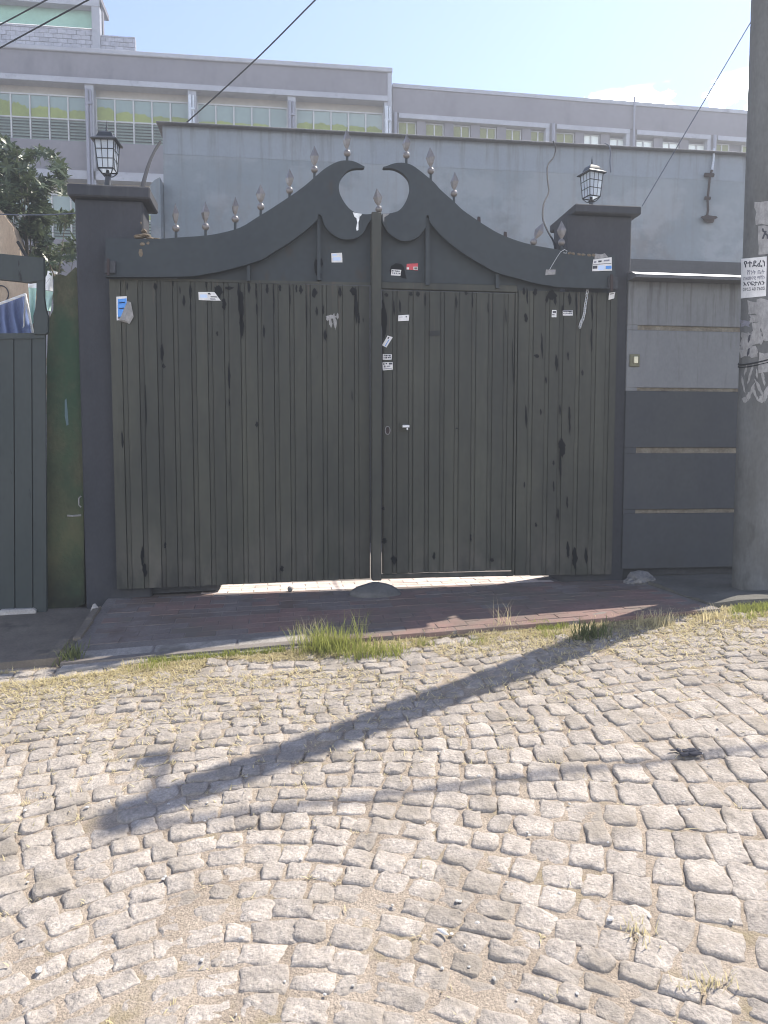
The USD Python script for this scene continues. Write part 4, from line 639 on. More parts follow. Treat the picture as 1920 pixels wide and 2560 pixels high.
def blocks(x0, x1, z0, z1, y):
    bh = 0.128; bl = 0.262; j = 0; z = z0
    while z < z1 - 0.02:
        h = min(bh, z1 - z); x = x0 - (bl / 2 if j % 2 else 0)
        while x < x1:
            a, b = max(x, x0), min(x + bl, x1)
            if b - a > 0.03: dy = rg.uniform(0, 0.02); obj("block", box(a + 0.006, b - 0.006, y - dy, y + 0.18, z + 0.006, z + h - 0.006), "block_grey", sb)
            x += bl
        z += bh; j += 1
obj("mortar", cat_([box(-9.6, xc0 - 0.001, 18.275, 18.42, zt_ + 0.001, Z6(69)), box(xc1 + 0.001, at(337, 100, 18.26)[0] - 0.01, 18.275, 18.42, zt_ + 0.001, at(300, 90, 18.26)[2] - 0.02)]), "school_grey", sb)
blocks(-9.6, xc0 - 0.002, zt_ + 0.002, Z6(69), 18.265); blocks(xc1 + 0.002, at(338, 100, 18.26)[0], zt_ + 0.002, at(300, 90, 18.26)[2], 18.265)

rb_ = thing("school_wing", "lower right wing of the grey school with a row of small paired windows", "building")
X20 = XS(980); K2 = 0.031; Y20 = 18.25
def a2(px, py): return at(px, py, Y20, K2, X20)
def Z2(py): return a2(1100, py)[2]
y_t, y_c, y_p, y_l = [Z2(v) for v in (223, 232.5, 294, 306)]; y_w = y_l - 1.15
ang = math.degrees(math.atan(K2))
def box2(p0, p1, d0, d1, z0, z1):                 # along the slightly turned front of the wing; d is depth behind it
    m = box(0, (p1 - p0) / math.cos(math.radians(ang)), d0, d1, z0, z1); m.apply_transform(trimesh.transformations.rotation_matrix(math.radians(ang), [0, 0, 1])); m.apply_translation([p0, Y20 + K2 * (p0 - X20), 0]); return m
xL, xR = X20 + 0.03, 26.0
obj("wall", box2(xL, xR, 0.16, 9, -0.3, y_c), "school_grey", rb_); obj("parapet", box2(xL, xR, -0.12, 0.159, y_p, y_c), "school_grey", rb_); obj("roof_edge", box2(xL, xR, -0.16, 9, y_c + 0.002, y_t), "school_white", rb_)
obj("sill_wall", box2(xL, xR, -0.05, 0.159, -0.3, y_w), "school_grey", rb_)
pcol = [a2(v, 320)[0] for v in (986, 1379, 1579, 1781)] + [a2(1781, 320)[0] + 3.0 * i for i in (1, 2, 3)]
for i, c in enumerate(pcol):
    obj("column", box2(c - 0.11, c + 0.11, -0.10, 0.155, y_w, y_p - 0.002), "school_grey", rb_)
    obj("downpipe", tube([[c, Y20 + K2 * (c - X20) - 0.17, 0], [c, Y20 + K2 * (c - X20) - 0.17, (y_t + 0.15 if i == 2 else y_p - 0.02)]], 0.035 if i == 2 else 0.055, 8), "pipe_dark", rb_)
    if i + 1 < len(pcol):
        obj("lintel", box2(c + 0.12, pcol[i + 1] - 0.12, -0.14, 0.155, y_l, y_p - 0.002), "school_white", rb_); obj("jamb", box2(pcol[i + 1] - 0.24, pcol[i + 1] - 0.12, -0.13, 0.155, y_w, y_l - 0.002), "school_white", rb_)
for a, b, g in ((997, 1040, 1), (1065, 1109, 1), (1134, 1175, 1), (1199, 1240, 1), (1262, 1303, 1), (1326, 1367, 1), (1390, 1436, 1), (1459, 1500, 0), (1527, 1567, 0), (1590, 1633, 0), (1656, 1698, 0), (1722, 1768, 0), (1790, 1826, 1), (1860, 1900, 1), (1920, 1960, 0)):
    p0, p1 = a2(a, 320)[0], a2(b, 320)[0]; zt2 = y_l - 0.03 if a < 1500 or a > 1780 else y_l - 0.10; w = (p1 - p0) / 2
    win = obj("window", cat_([box2(p0 - 0.02, p1 + 0.02, 0.06, 0.12, zt2 - 0.03, zt2), box2(p0 - 0.02, p0 + 0.015, 0.06, 0.12, y_w, zt2 - 0.031), box2(p1 - 0.015, p1 + 0.02, 0.06, 0.12, y_w, zt2 - 0.031), box2(p0 + w - 0.02, p0 + w + 0.02, 0.055, 0.12, y_w, zt2 - 0.031)]), "window_frame", rb_)
    for s_ in (0, 1):
        q0, q1 = p0 + s_ * w + 0.02, p0 + (s_ + 1) * w - 0.02; obj("pane", box2(q0, q1, 0.09, 0.10, y_w, zt2 - 0.03), "window_glass" if g else "window_glass_white", win)
        if g: obj("green_film", box2(q0 + 0.002, q1 - 0.002, 0.078, 0.088, y_w, zt2 - 0.034), "olive_film", win)
    if b < 1770: obj("pier", box2(p1 + 0.03, p1 + 0.06 + (a2(b + 20, 320)[0] - p1), -0.02, 0.158, y_w, y_l - 0.003), "school_grey", rb_)

# ---------------------------------------------------------------- tree, shrub sprig, wires
def leaf(v, f, base, d, up, L, W, droop):
    d = d / np.linalg.norm(d); s = np.cross(d, up); s /= np.linalg.norm(s) + 1e-9; n0 = len(v)
    for t, w in ((0, 0.15), (0.35, 1.0), (0.7, 0.75)):
        c = base + d * L * t - np.array([0, 0, droop * L * t * t]); v += [c - s * W * w / 2, c + s * W * w / 2]
    v.append(base + d * L - np.array([0, 0, droop * L])); f += [[n0, n0 + 1, n0 + 3], [n0, n0 + 3, n0 + 2], [n0 + 2, n0 + 3, n0 + 5], [n0 + 2, n0 + 5, n0 + 4], [n0 + 4, n0 + 5, n0 + 6]]
def rosette(v, f, c, r, n, L, W):
    ax = r.normal(0, 0.5, 3) + [0, -0.35, 0.9]; ax /= np.linalg.norm(ax)
    for q in range(n):
        a = q * 2.4 + r.uniform(-0.4, 0.4); u = np.cross(ax, [0.3, 1, 0.1]); u /= np.linalg.norm(u); w = np.cross(ax, u); d = u * math.cos(a) + w * math.sin(a) + ax * r.uniform(-0.1, 0.8); leaf(v, f, c, d, ax, L * r.uniform(0.7, 1.2), W * r.uniform(0.8, 1.2), r.uniform(0.0, 0.35))
from shapely.geometry import Point
tr = thing("leafy_tree", "bushy tree with narrow leaves behind the mossy wall at the left edge", "tree")
tp = Polygon([(-170, 300), (-40, 330), (10, 345), (60, 385), (105, 372), (148, 392), (165, 430), (158, 480), (186, 560), (190, 640), (150, 690), (70, 690), (40, 640), (-170, 640)])
r = np.random.default_rng(77); v, f, cl = [], [], []
while len(cl) < 1250:
    x, y = r.uniform(-170, 195), r.uniform(300, 700)
    if not tp.contains(Point(x, y)): continue
    if meshkit.noise(np.array([x / 34, y / 34, 2.0]), 8) < 0.30 + (0.16 if y > 560 else 0): continue
    c = at(x, y, r.uniform(2.3, 3.6)); cl.append(c); rosette(v, f, c, r, r.integers(7, 12), 0.105, 0.030)
obj("crown", trimesh.Trimesh(np.array(v), f, process=False), "leaf", tr)
b0 = np.array([-3.55, 3.0, -0.2]); limbs = [tube(dense([b0, b0 + [0.05, 0, 0.9], b0 + [-0.02, 0.05, 1.7], b0 + [0.05, 0, 2.5]], 3), np.linspace(0.055, 0.035, 10), 8)]
for i in range(0, 60): c = cl[i * 20]; s = b0 + [0.02, 0, 1.2 + 1.5 * r.random()]; s[2] = min(s[2], c[2] - 0.15); limbs.append(tube([s, s * 0.5 + c * 0.5 + r.normal(0, 0.06, 3), c], [0.014, 0.008, 0.003], 5))
obj("trunk", cat_(limbs), "bark", tr)
sp = thing("garden_sprig", "small sprig with pointed leaves sticking up over the mossy wall", "plant")
v, f = [], []; r = np.random.default_rng(6)
for x, y, n in ((122, 655, 9), (138, 637, 6), (116, 670, 6), (130, 690, 5)): rosette(v, f, at(x, y, 0.42), r, n, 0.075, 0.018)
obj("leaves", trimesh.Trimesh(np.array(v), f, process=False), "leaf", sp); obj("stem", tube([at(150, 720, 0.42), at(128, 672, 0.42), at(122, 655, 0.42)], 0.006, 5), "broken_plaster", sp)
wire("clothes_line", [at(-60, 531, 1.6), at(190, 533, 1.6)], 0.006, "wire_grey", "thin clothes line in front of the leafy tree", "line", 0.02)
wire("overhead_cable", [at(-120, 124, 4), at(0, 62, 3.4), at(116, 0, 2.8), at(420, -162, 1.2)], 0.0075, "wire_black", "upper dark overhead cable across the top left corner")
wire("overhead_cable", [at(-120, 190, 4), at(0, 120, 3.4), at(220, 0, 2.4), at(480, -142, 1.2)], 0.008, "wire_black", "lower dark overhead cable across the top left corner")
wire("overhead_cable", [at(440, 328, 6.2), at(478, 296, 6.0), at(640, 148, 5.0), at(787, 1, 4.0), at(940, -150, 3.0)], 0.010, "wire_black", "single cable slanting from behind the rear wall to the top of the picture")

# ---------------------------------------------------------------- concrete pole with its papers
PX, PY = 2.938, -0.64
def pole_c(z): return np.array([PX - 0.0085 * z, PY, z])
def pole_r(z): return 0.154 - 0.0072 * z
pole = thing("utility_pole", "concrete utility pole at the right edge covered with torn papers", "pole")
zz = np.array([-0.3, 0.0, 0.06, 1, 2, 3, 4, 5, 6.45]); obj("shaft", tube([pole_c(z) for z in zz], [pole_r(z) + 0 for z in zz], 40), "concrete_pole", pole, smooth=35)
def pole_pt(px, py, off):
    d = ray(px, py); t = 6.0
    for _ in range(4):
        z = (CAM + t * d)[2]; c = pole_c(z); R = pole_r(z) + off; o = CAM[:2] - c[:2]; A_ = d[:2] @ d[:2]; B_2 = o @ d[:2]; D = B_2 * B_2 - A_ * (o @ o - R * R); t = (-B_2 - math.sqrt(max(D, 0))) / A_
    return CAM + t * d
def pole_patch(pts, off, m, name="paper_scrap", parent=None, label=None, holes=()):
    g = Polygon(pts, holes); g = g if g.is_valid else g.buffer(0); ms = []
    for q in getattr(g, "geoms", [g]):
        v2, f2 = trimesh.creation.triangulate_polygon(q, engine="earcut"); v3, f3 = trimesh.remesh.subdivide_to_size(np.c_[v2, np.zeros(len(v2))], f2, 14.0)
        P3 = np.array([pole_pt(p[0], p[1], off) for p in v3]); ms.append(trimesh.Trimesh(P3, f3[:, ::-1] if np.cross(P3[f3[0, 1]] - P3[f3[0, 0]], P3[f3[0, 2]] - P3[f3[0, 0]]) @ ray(*v3[0, :2]) > 0 else f3, process=False))
    return obj(name, cat_(ms), m, parent or pole, label=label)
def torn(x0, y0, x1, y1, seed, amp=5):
    r = np.random.default_rng(seed); o = []
    for (a, b), (c, d) in zip(((x0, y0), (x1, y0), (x1, y1), (x0, y1)), ((x1, y0), (x1, y1), (x0, y1), (x0, y0))):
        for t in (0, 0.25, 0.5, 0.75): o.append((a + (c - a) * t + r.uniform(-amp, amp), b + (d - b) * t + r.uniform(-amp, amp)))
    return [(max(x, 1853.5 - (y - 650) * 0.025), y) for x, y in o]
ps = pole_patch([(1852.5, 647), (1917, 641), (1915, 740), (1852.0, 746)], 0.005, "paper", "poster", label="white paper poster with hand-lettered lines of black script")
GL = [{"w":143,"h":48,"p":[[[[120,-13],[120,-4],[126,-4],[126,-9],[127,-12],[134,-12],[134,-40],[128,-40],[128,-19],[123,-17]]],[[[87,-32],[88,-26],[90,-23],[98,-19],[103,-14],[104,-5],[110,-4],[111,-5],[110,-13],[103,-23],[106,-26],[106,-34],[111,-34],[114,-31],[118,-31],[117,-36],[118,-44],[114,-44],[110,-40],[93,-40],[88,-36]],[[94,-32],[95,-34],[99,-34],[100,-32],[100,-28],[98,-27],[95,-27],[94,-29]]],[[[57,-40],[58,-31],[65,-29],[63,-24],[64,-9],[68,-5],[71,-4],[80,-5],[83,-10],[82,-16],[77,-20],[70,-21],[70,-24],[74,-30],[84,-30],[86,-40],[82,-40],[78,-36],[64,-36],[61,-40]],[[71,-10],[69,-15],[74,-15],[76,-14],[76,-10]]],[[[28,-22],[29,-13],[39,-12],[40,-4],[46,-5],[46,-12],[56,-13],[57,-22],[52,-21],[50,-18],[46,-18],[46,-39],[45,-40],[39,-39],[39,-18],[35,-18],[33,-21]]],[[[6,-14],[8,-7],[13,-4],[23,-5],[26,-9],[27,-12],[26,-18],[21,-23],[18,-24],[20,-29],[20,-39],[19,-40],[13,-39],[13,-28],[9,-22]],[[13,-11],[14,-19],[17,-19],[20,-17],[20,-12],[19,-10],[15,-10]]]]},{"w":170,"h":51,"p":[[[[136,-32],[137,-23],[146,-21],[146,-20],[143,-20],[140,-16],[141,-6],[146,-7],[146,-13],[147,-15],[154,-15],[154,-22],[164,-23],[165,-28],[164,-32],[160,-31],[158,-28],[154,-28],[154,-47],[148,-47],[148,-28],[143,-28],[141,-31]]],[[[102,-21],[105,-14],[110,-11],[118,-11],[122,-13],[125,-18],[125,-32],[132,-32],[135,-34],[136,-43],[131,-47],[119,-47],[119,-21],[117,-17],[112,-17],[109,-20],[109,-46],[103,-47],[102,-46]],[[128,-42],[130,-41],[130,-38],[125,-38],[125,-42]]],[[[35,-20],[37,-11],[46,-11],[50,-14],[52,-22],[59,-23],[68,-22],[68,-20],[65,-20],[62,-16],[62,-7],[66,-6],[68,-7],[68,-13],[69,-15],[76,-15],[76,-22],[86,-23],[87,-31],[84,-32],[81,-30],[81,-28],[76,-28],[76,-47],[70,-47],[70,-28],[65,-28],[63,-31],[58,-32],[58,-28],[57,-27],[48,-47],[42,-47],[42,-43],[49,-29],[45,-27],[45,-19],[44,-17],[41,-17],[40,-20],[37,-21]],[[58,-25],[57,-26],[58,-27],[59,-26]]],[[[5,-17],[6,-12],[5,-4],[9,-4],[12,-8],[24,-8],[28,-4],[32,-4],[31,-9],[32,-17],[28,-18],[31,-23],[31,-47],[25,-47],[25,-26],[21,-21],[16,-22],[15,-25],[15,-46],[14,-47],[8,-46],[8,-26],[10,-20],[15,-15],[12,-14],[9,-17]],[[22,-16],[26,-18],[28,-17],[26,-14],[22,-14]]]]},{"w":278,"h":55,"p":[[[[250,-20],[252,-11],[261,-11],[265,-14],[267,-22],[273,-22],[271,-30],[263,-47],[257,-47],[257,-43],[264,-29],[260,-27],[260,-18],[257,-17],[255,-20],[252,-21]]],[[[178,-28],[178,-19],[180,-15],[184,-12],[214,-11],[219,-16],[221,-12],[220,-4],[224,-4],[227,-8],[239,-8],[243,-4],[247,-4],[246,-9],[247,-17],[243,-18],[246,-23],[246,-47],[240,-47],[240,-26],[236,-21],[231,-22],[230,-25],[230,-46],[229,-47],[223,-46],[223,-26],[225,-20],[230,-16],[229,-14],[226,-14],[224,-17],[219,-17],[217,-28],[209,-47],[203,-47],[203,-43],[208,-34],[208,-31],[201,-27],[200,-16],[198,-17],[198,-29],[194,-33],[185,-34],[182,-33]],[[237,-16],[241,-18],[243,-17],[241,-14],[237,-14]],[[206,-20],[208,-25],[212,-24],[213,-19],[211,-16],[207,-16]],[[184,-21],[187,-28],[191,-28],[191,-16],[185,-18]]],[[[109,-33],[110,-21],[113,-15],[120,-11],[130,-11],[131,-17],[133,-19],[137,-13],[142,-11],[159,-11],[164,-15],[163,-26],[161,-28],[153,-30],[153,-41],[156,-41],[158,-38],[162,-38],[161,-42],[162,-51],[158,-51],[154,-47],[147,-47],[146,-46],[146,-34],[137,-33],[133,-28],[133,-20],[129,-21],[124,-17],[119,-18],[116,-24],[116,-29],[124,-29],[124,-47],[118,-47],[118,-34]],[[153,-23],[155,-24],[158,-23],[158,-18],[157,-16],[153,-16]],[[140,-26],[142,-28],[146,-27],[146,-16],[140,-18],[139,-21]]],[[[63,-28],[66,-17],[69,-13],[73,-11],[97,-11],[102,-14],[105,-23],[105,-30],[102,-40],[97,-43],[87,-43],[87,-18],[83,-17],[83,-42],[77,-47],[70,-47],[66,-44],[64,-40]],[[93,-36],[96,-37],[98,-33],[98,-21],[95,-17],[93,-18]],[[70,-37],[73,-41],[75,-41],[77,-39],[76,-17],[72,-19],[70,-24]]],[[[38,-46],[38,-12],[44,-11],[45,-12],[45,-25],[51,-25],[52,-11],[58,-11],[58,-47],[52,-47],[51,-31],[45,-31],[45,-46],[44,-47]]],[[[8,-46],[9,-17],[12,-13],[16,-11],[24,-11],[28,-13],[31,-18],[31,-47],[25,-47],[25,-21],[22,-17],[17,-17],[15,-20],[15,-46],[14,-47]]]]},{"w":173,"h":48,"p":[[[[145,-13],[147,-4],[156,-4],[160,-7],[162,-15],[168,-15],[166,-23],[158,-40],[152,-40],[152,-36],[159,-22],[155,-20],[155,-11],[152,-10],[150,-13],[147,-14]]],[[[118,-40],[121,-21],[123,-17],[129,-12],[128,-4],[134,-4],[143,-30],[145,-40],[138,-39],[136,-30],[131,-18],[127,-23],[124,-40]]],[[[59,-15],[61,-10],[67,-5],[85,-4],[87,-9],[87,-14],[82,-13],[80,-10],[72,-10],[67,-14],[75,-18],[77,-26],[86,-27],[88,-35],[96,-34],[99,-32],[99,-18],[95,-18],[93,-21],[88,-22],[88,-16],[90,-12],[99,-12],[99,-4],[105,-4],[105,-12],[115,-12],[117,-21],[113,-22],[110,-18],[105,-18],[104,-36],[101,-39],[93,-40],[91,-44],[87,-44],[88,-36],[83,-36],[80,-32],[77,-32],[77,-40],[71,-40],[71,-32],[64,-31],[59,-25]],[[65,-20],[68,-26],[71,-26],[71,-23],[68,-20]]],[[[34,-26],[35,-14],[38,-8],[45,-4],[55,-4],[57,-11],[56,-14],[52,-13],[50,-10],[47,-10],[43,-12],[41,-17],[41,-22],[49,-22],[49,-40],[43,-40],[43,-27]]],[[[7,-40],[8,-34],[14,-21],[13,-20],[10,-20],[12,-15],[8,-12],[7,-5],[13,-4],[14,-9],[20,-10],[19,-15],[23,-15],[22,-20],[29,-27],[31,-33],[31,-40],[25,-40],[24,-32],[20,-27],[18,-27],[13,-40]]]]},{"w":346,"h":46,"p":[[[[315,-39],[312,-31],[319,-31],[320,-35],[328,-36],[332,-32],[331,-26],[326,-24],[320,-24],[320,-19],[327,-10],[314,-10],[314,-4],[337,-4],[337,-9],[329,-18],[329,-20],[334,-21],[338,-26],[338,-35],[336,-38],[329,-42],[321,-42]]],[[[281,-29],[282,-13],[288,-5],[298,-4],[303,-7],[307,-16],[307,-31],[303,-39],[298,-42],[288,-41],[284,-37]],[[287,-20],[288,-30],[290,-35],[296,-36],[299,-34],[301,-28],[301,-18],[297,-10],[290,-11]]],[[[252,-36],[251,-26],[255,-17],[264,-4],[270,-4],[271,-6],[266,-11],[264,-16],[271,-19],[274,-22],[275,-34],[273,-38],[267,-42],[260,-42],[256,-40]],[[257,-29],[258,-34],[260,-36],[265,-36],[269,-32],[269,-28],[267,-24],[262,-23],[258,-25]]],[[[220,-10],[220,-4],[245,-4],[245,-10],[229,-42],[223,-42],[223,-39],[237,-11]]],[[[175,-17],[178,-9],[182,-5],[192,-4],[197,-7],[201,-16],[201,-31],[196,-40],[192,-42],[185,-42],[182,-41],[178,-37],[175,-29]],[[181,-26],[184,-35],[190,-36],[193,-34],[195,-28],[195,-18],[191,-10],[184,-11],[181,-20]]],[[[143,-33],[144,-28],[152,-16],[156,-6],[158,-4],[164,-4],[152,-28],[160,-29],[160,-18],[166,-18],[166,-29],[171,-29],[171,-35],[166,-35],[166,-42],[160,-42],[160,-35],[144,-35]]],[[[103,-39],[100,-31],[107,-31],[108,-35],[116,-36],[120,-32],[119,-26],[114,-24],[108,-24],[108,-19],[115,-10],[102,-10],[102,-4],[125,-4],[125,-9],[117,-18],[117,-20],[122,-21],[126,-26],[126,-35],[124,-38],[117,-42],[109,-42]]],[[[71,-41],[72,-36],[81,-35],[81,-12],[79,-12],[73,-17],[72,-10],[80,-4],[87,-4],[87,-35],[95,-36],[95,-42],[72,-42]]],[[[39,-21],[40,-10],[45,-5],[55,-4],[59,-6],[63,-12],[62,-24],[50,-42],[44,-42],[44,-39],[51,-29],[43,-27]],[[45,-16],[47,-22],[52,-23],[56,-21],[57,-15],[54,-10],[49,-10]]],[[[7,-29],[8,-13],[13,-6],[17,-4],[24,-4],[29,-7],[33,-16],[33,-31],[29,-39],[24,-42],[14,-41],[10,-37]],[[13,-26],[16,-35],[22,-36],[25,-34],[27,-28],[27,-18],[23,-10],[16,-11],[13,-20]]]]},{"w":37,"h":44,"p":[[[[7,-37],[15,-19],[8,-15],[7,-4],[13,-4],[14,-12],[24,-13],[22,-20],[28,-25],[30,-29],[31,-40],[25,-40],[23,-29],[20,-27],[18,-27],[13,-40],[7,-40]]]]}]
rows = [(1857, 651, 1916, 673, "ink"), (1866, 674, 1913, 688, "ink_grey"), (1857, 690, 1913, 703, "ink_grey"), (1856, 704, 1913, 718, "ink"), (1856, 719, 1913, 729, "ink")]
def letters(g, x0, y0, x1, y1, sl, off, m, par):
    ms = []
    for rings in g["p"]:
        mp = lambda R_: [(x0 + (x1 - x0) * p[0] / g["w"], y0 + (y1 - y0) * (-p[1]) / g["h"] + sl * (x0 + (x1 - x0) * p[0] / g["w"] - x0)) for p in R_]
        q = Polygon(mp(rings[0]), [mp(h) for h in rings[1:] if len(h) > 2]); q = q if q.is_valid else q.buffer(0)
        for qq in getattr(q, "geoms", [q]):
            v2, f2 = trimesh.creation.triangulate_polygon(qq, engine="earcut"); P3 = np.array([pole_pt(p[0], p[1], off) for p in v2]); ms.append(trimesh.Trimesh(P3, f2, process=False))
    obj("lettering", cat_(ms), m, par)
for g, (x0, y0, x1, y1, m) in zip(GL, rows): letters(g, x0, y0, x1, y1, -0.06, 0.0062, m, ps)
s = pole_patch(torn(1897, 566, 1950, 634, 2, 3), 0.003, "old_paper"); letters(GL[5], 1900, 568, 1926, 600, 0, 0.0042, "ink", s)
for i, (a, b, c, d, m) in enumerate(((1888, 505, 1950, 562, "old_paper"), (1866, 582, 1893, 628, "concrete_pole"), (1869, 752, 1905, 786, "old_paper"), (1890, 748, 1950, 800, "old_paper"), (1874, 788, 1904, 806, "old_paper"), (1852, 802, 1874, 816, "ink_grey"), (1880, 806, 1902, 830, "old_paper"), (1852, 832, 1880, 866, "old_paper"), (1876, 828, 1905, 862, "old_paper"), (1850, 866, 1892, 892, "old_paper"), (1905, 800, 1950, 850, "old_paper"), (1895, 884, 1950, 930, "old_paper"))):
    q = pole_patch(torn(a, b, c, d, 20 + i, 3.5), 0.0022 + 0.0004 * i, m)
    if i in (7, 9): pole_patch([(a + 20, b + 6), (a + 25, b + 4), (a + 23, b + 18), (a + 18, b + 26), (a + 17, b + 18)], 0.0034 + 0.0004 * i, "ink", "print", q)
for i, (x, y, w, h, sl) in enumerate(((1858, 960, 6, 46, 0.2), (1864, 925, 5, 30, -0.2), (1876, 935, 7, 50, -0.3), (1880, 975, 7, 40, -0.4), (1872, 990, 12, 22, 0), (1888, 985, 9, 34, 0.4), (1862, 1000, 12, 16, 0), (1898, 970, 10, 44, 0.5), (1908, 945, 9, 36, 0.2), (1904, 998, 14, 20, 0), (1892, 935, 5, 26, 0.1), (1915, 985, 10, 40, -0.2))):
    pole_patch([(max(px, 1851), py) for px, py in ragged(x, y, w, h, 300 + i, sl)], 0.002 + 0.0003 * i, "old_paper")
bd = [pole_c(z) + [(pole_r(z) + 0.004) * math.cos(a), (pole_r(z) + 0.004) * math.sin(a), 0.0] for a, z in ((a, at(1880, 893, -0.77)[2] + 0.045 * math.cos(a - 0.3)) for a in np.linspace(0, 2 * math.pi, 30))]
obj("wire_band", cat_([tube(bd, 0.006, 6), tube([p - [0, 0, 0.02] for p in bd], 0.005, 6)]), "wire_black", pole)
zA = 6.17; arm = box(PX - 0.17, PX - 0.14, PY - 0.17, PY + 0.43, zA - 0.018, zA + 0.018)
obj("cross_arm", arm, "wire_grey", pole)
for sy in (-0.14, 0.39): obj("insulator", lathe([(0.02, 0), (0.05, 0.03), (0.06, 0.06), (0.045, 0.09), (0.06, 0.12), (0.045, 0.16), (0.0, 0.18)], 12, (PX - 0.155, PY + sy, zA + 0.0)), "bell_box", pole, smooth=40)
wire("stay_wire", [at(1890, 35, -0.62), at(1876, 57, -0.60), at(1605, 516, 0.05)], 0.0036, "wire_grey", "thin wire from the concrete pole down to the right pillar cap", "wire")
wire("street_cable", [(PX - 0.15, PY - 0.16, zA + 0.1), (11.0, PY - 0.12, zA + 0.25)], 0.021, "wire_black", "bundled street cable running right from the pole top", "cable", 0.12)

# ---------------------------------------------------------------- stones, stopper, litter
q = at(939, 1482, -0.16); q[2] = float(drive_z(q[0], -0.16))
m = trimesh.creation.icosphere(3, 1.0); v = m.vertices.copy(); v[:, 2] = np.clip(v[:, 2], -0.3, None); k = 1 + 0.10 * (meshkit.fbm(v * 2.2, 3, 4) - 0.5); v = v * k[:, None]; v[:, 2] = np.sign(v[:, 2]) * np.abs(v[:, 2]) ** 1.25
obj("gate_stop", trimesh.Trimesh(v * [0.212, 0.12, 0.098] + q, m.faces, process=False), "mound_concrete", smooth=True, label="dark rounded concrete gate stop under the middle of the gate", cat="gate stop")
obj("rough_rock", blob(at(1601, 1452, -0.12) + [0, 0, -0.01], (0.135, 0.10, 0.085), 23, 3, 0.42), "rock", label="rough grey rock at the foot of the right pillar", cat="rock")
obj("dark_slab", wall_poly([(-2.2, -0.06), (-1.30, -0.03), (-1.22, 0.32), (-2.2, 0.34)], 0.14, 0.75), "dark_plaster", label="low dark block added to shade the ground behind the gate's left leaf, glimpsed below it", cat="block")  # invented block, added to darken the gap under the left leaf
r = np.random.default_rng(14); dv = []
for i in range(9):
    p = on_road(1708 + r.uniform(-24, 36), 1884 + r.uniform(-8, 8)); dv.append(blob(p + [0, 0, 0.008], np.array([r.uniform(0.008, 0.032), r.uniform(0.006, 0.014), r.uniform(0.003, 0.010)]), 60 + i, 1, 0.6))
obj("plastic_litter", cat_(dv), "ink", label="crumpled black plastic scrap lying on the cobbles at the right", cat="litter")
for i, (x, y, rr, lab) in enumerate(((1107, 2332, (0.022, 0.006, 0.006), "pale stick shaped chip lying between the nearest cobbles"), (1525, 2300, (0.012, 0.008, 0.006), "white pebble on the cobbles right of centre"), (97, 2428, (0.010, 0.012, 0.007), "white pebble among the lower left cobbles"))):
    m = blob((0, 0, 0), rr, 90 + i, 2, 0.3); m.apply_transform(trimesh.transformations.rotation_matrix(-0.9 if i == 0 else 0.3, [0, 0, 1])); m.apply_translation(on_road(x, y) + [0, 0, 0.004]); obj("pebble", m, "paper", label=lab, cat="pebble")
obj("rubble_stone", blob((-2.20, -0.26, float(walk_z(-2.2, -0.26)) + 0.05), (0.03, 0.025, 0.06), 31, 2, 0.4), "concrete", label="upright pale stone at the top of the left kerb", cat="stone")
b = on_road(725, 1465); bt = at(725, 1470, 0.06); obj("rubble_stone", blob((bt[0], 0.06, float(drive_z(bt[0], 0)) + 0.02), (0.022, 0.018, 0.022), 55, 1, 0.4), "rock", label="small dark stone lying in the sunlit gap under the left leaf", cat="stone")

# ---------------------------------------------------------------- grass and weeds
def blade(v, f, base, az, L, W, lean, curl):
    h = np.array([math.cos(az), math.sin(az), 0]); s = np.array([-h[1], h[0], 0]) * W / 2; n0 = len(v); p = np.array(base, float); el = math.pi / 2 - lean
    for k in range(3):
        v += [p - s * (1 - 0.25 * k), p + s * (1 - 0.25 * k)]; p = p + (h * math.cos(el) + np.array([0, 0, math.sin(el)])) * L / 3; el -= curl / 3
    v.append(p); f += [[n0, n0 + 1, n0 + 3], [n0, n0 + 3, n0 + 2], [n0 + 2, n0 + 3, n0 + 5], [n0 + 2, n0 + 5, n0 + 4], [n0 + 4, n0 + 5, n0 + 6]]
def gmesh(v, f): return trimesh.Trimesh(np.array(v), np.array(f), process=False)
r = np.random.default_rng(41); v, f = [], []; vg, fg = [], []
def surf(x, y): return road_z(x, y) - 0.006
n_ = 0
while n_ < 42000:
    x = r.uniform(-3.3, 4.0); y = -1.22 - (r.exponential(0.13) if r.random() < 0.5 else r.exponential(0.34)) - (0.08 if x < -0.6 else 0.0)
    if -2.2 < x < -0.6 and y > -1.31: continue
    if meshkit.noise(np.array([x * 2.6, y * 5, 1.0]), 3) < (0.20 if x < -0.5 or x > 1.3 else 0.42): continue
    gr = meshkit.noise(np.array([x * 1.9 + 5, y * 3, 4.0]), 6) > 0.72 and y > -1.36; n_ += 1
    flat_ = r.random() < 0.86; L = r.uniform(0.02, 0.06) if flat_ else r.uniform(0.015, 0.045)
    (blade(vg, fg, (x, y, surf(x, y)), r.uniform(0, 6.28), L, r.uniform(0.004, 0.007), r.uniform(0.1, 0.8), r.uniform(0.2, 1.0)) if gr else
     blade(v, f, (x, y, surf(x, y) + (0.008 * r.random())), r.uniform(0, 6.28), L, r.uniform(0.004, 0.008), r.uniform(1.15, 1.55) if flat_ else r.uniform(0.1, 0.9), r.uniform(-0.2, 0.9)))
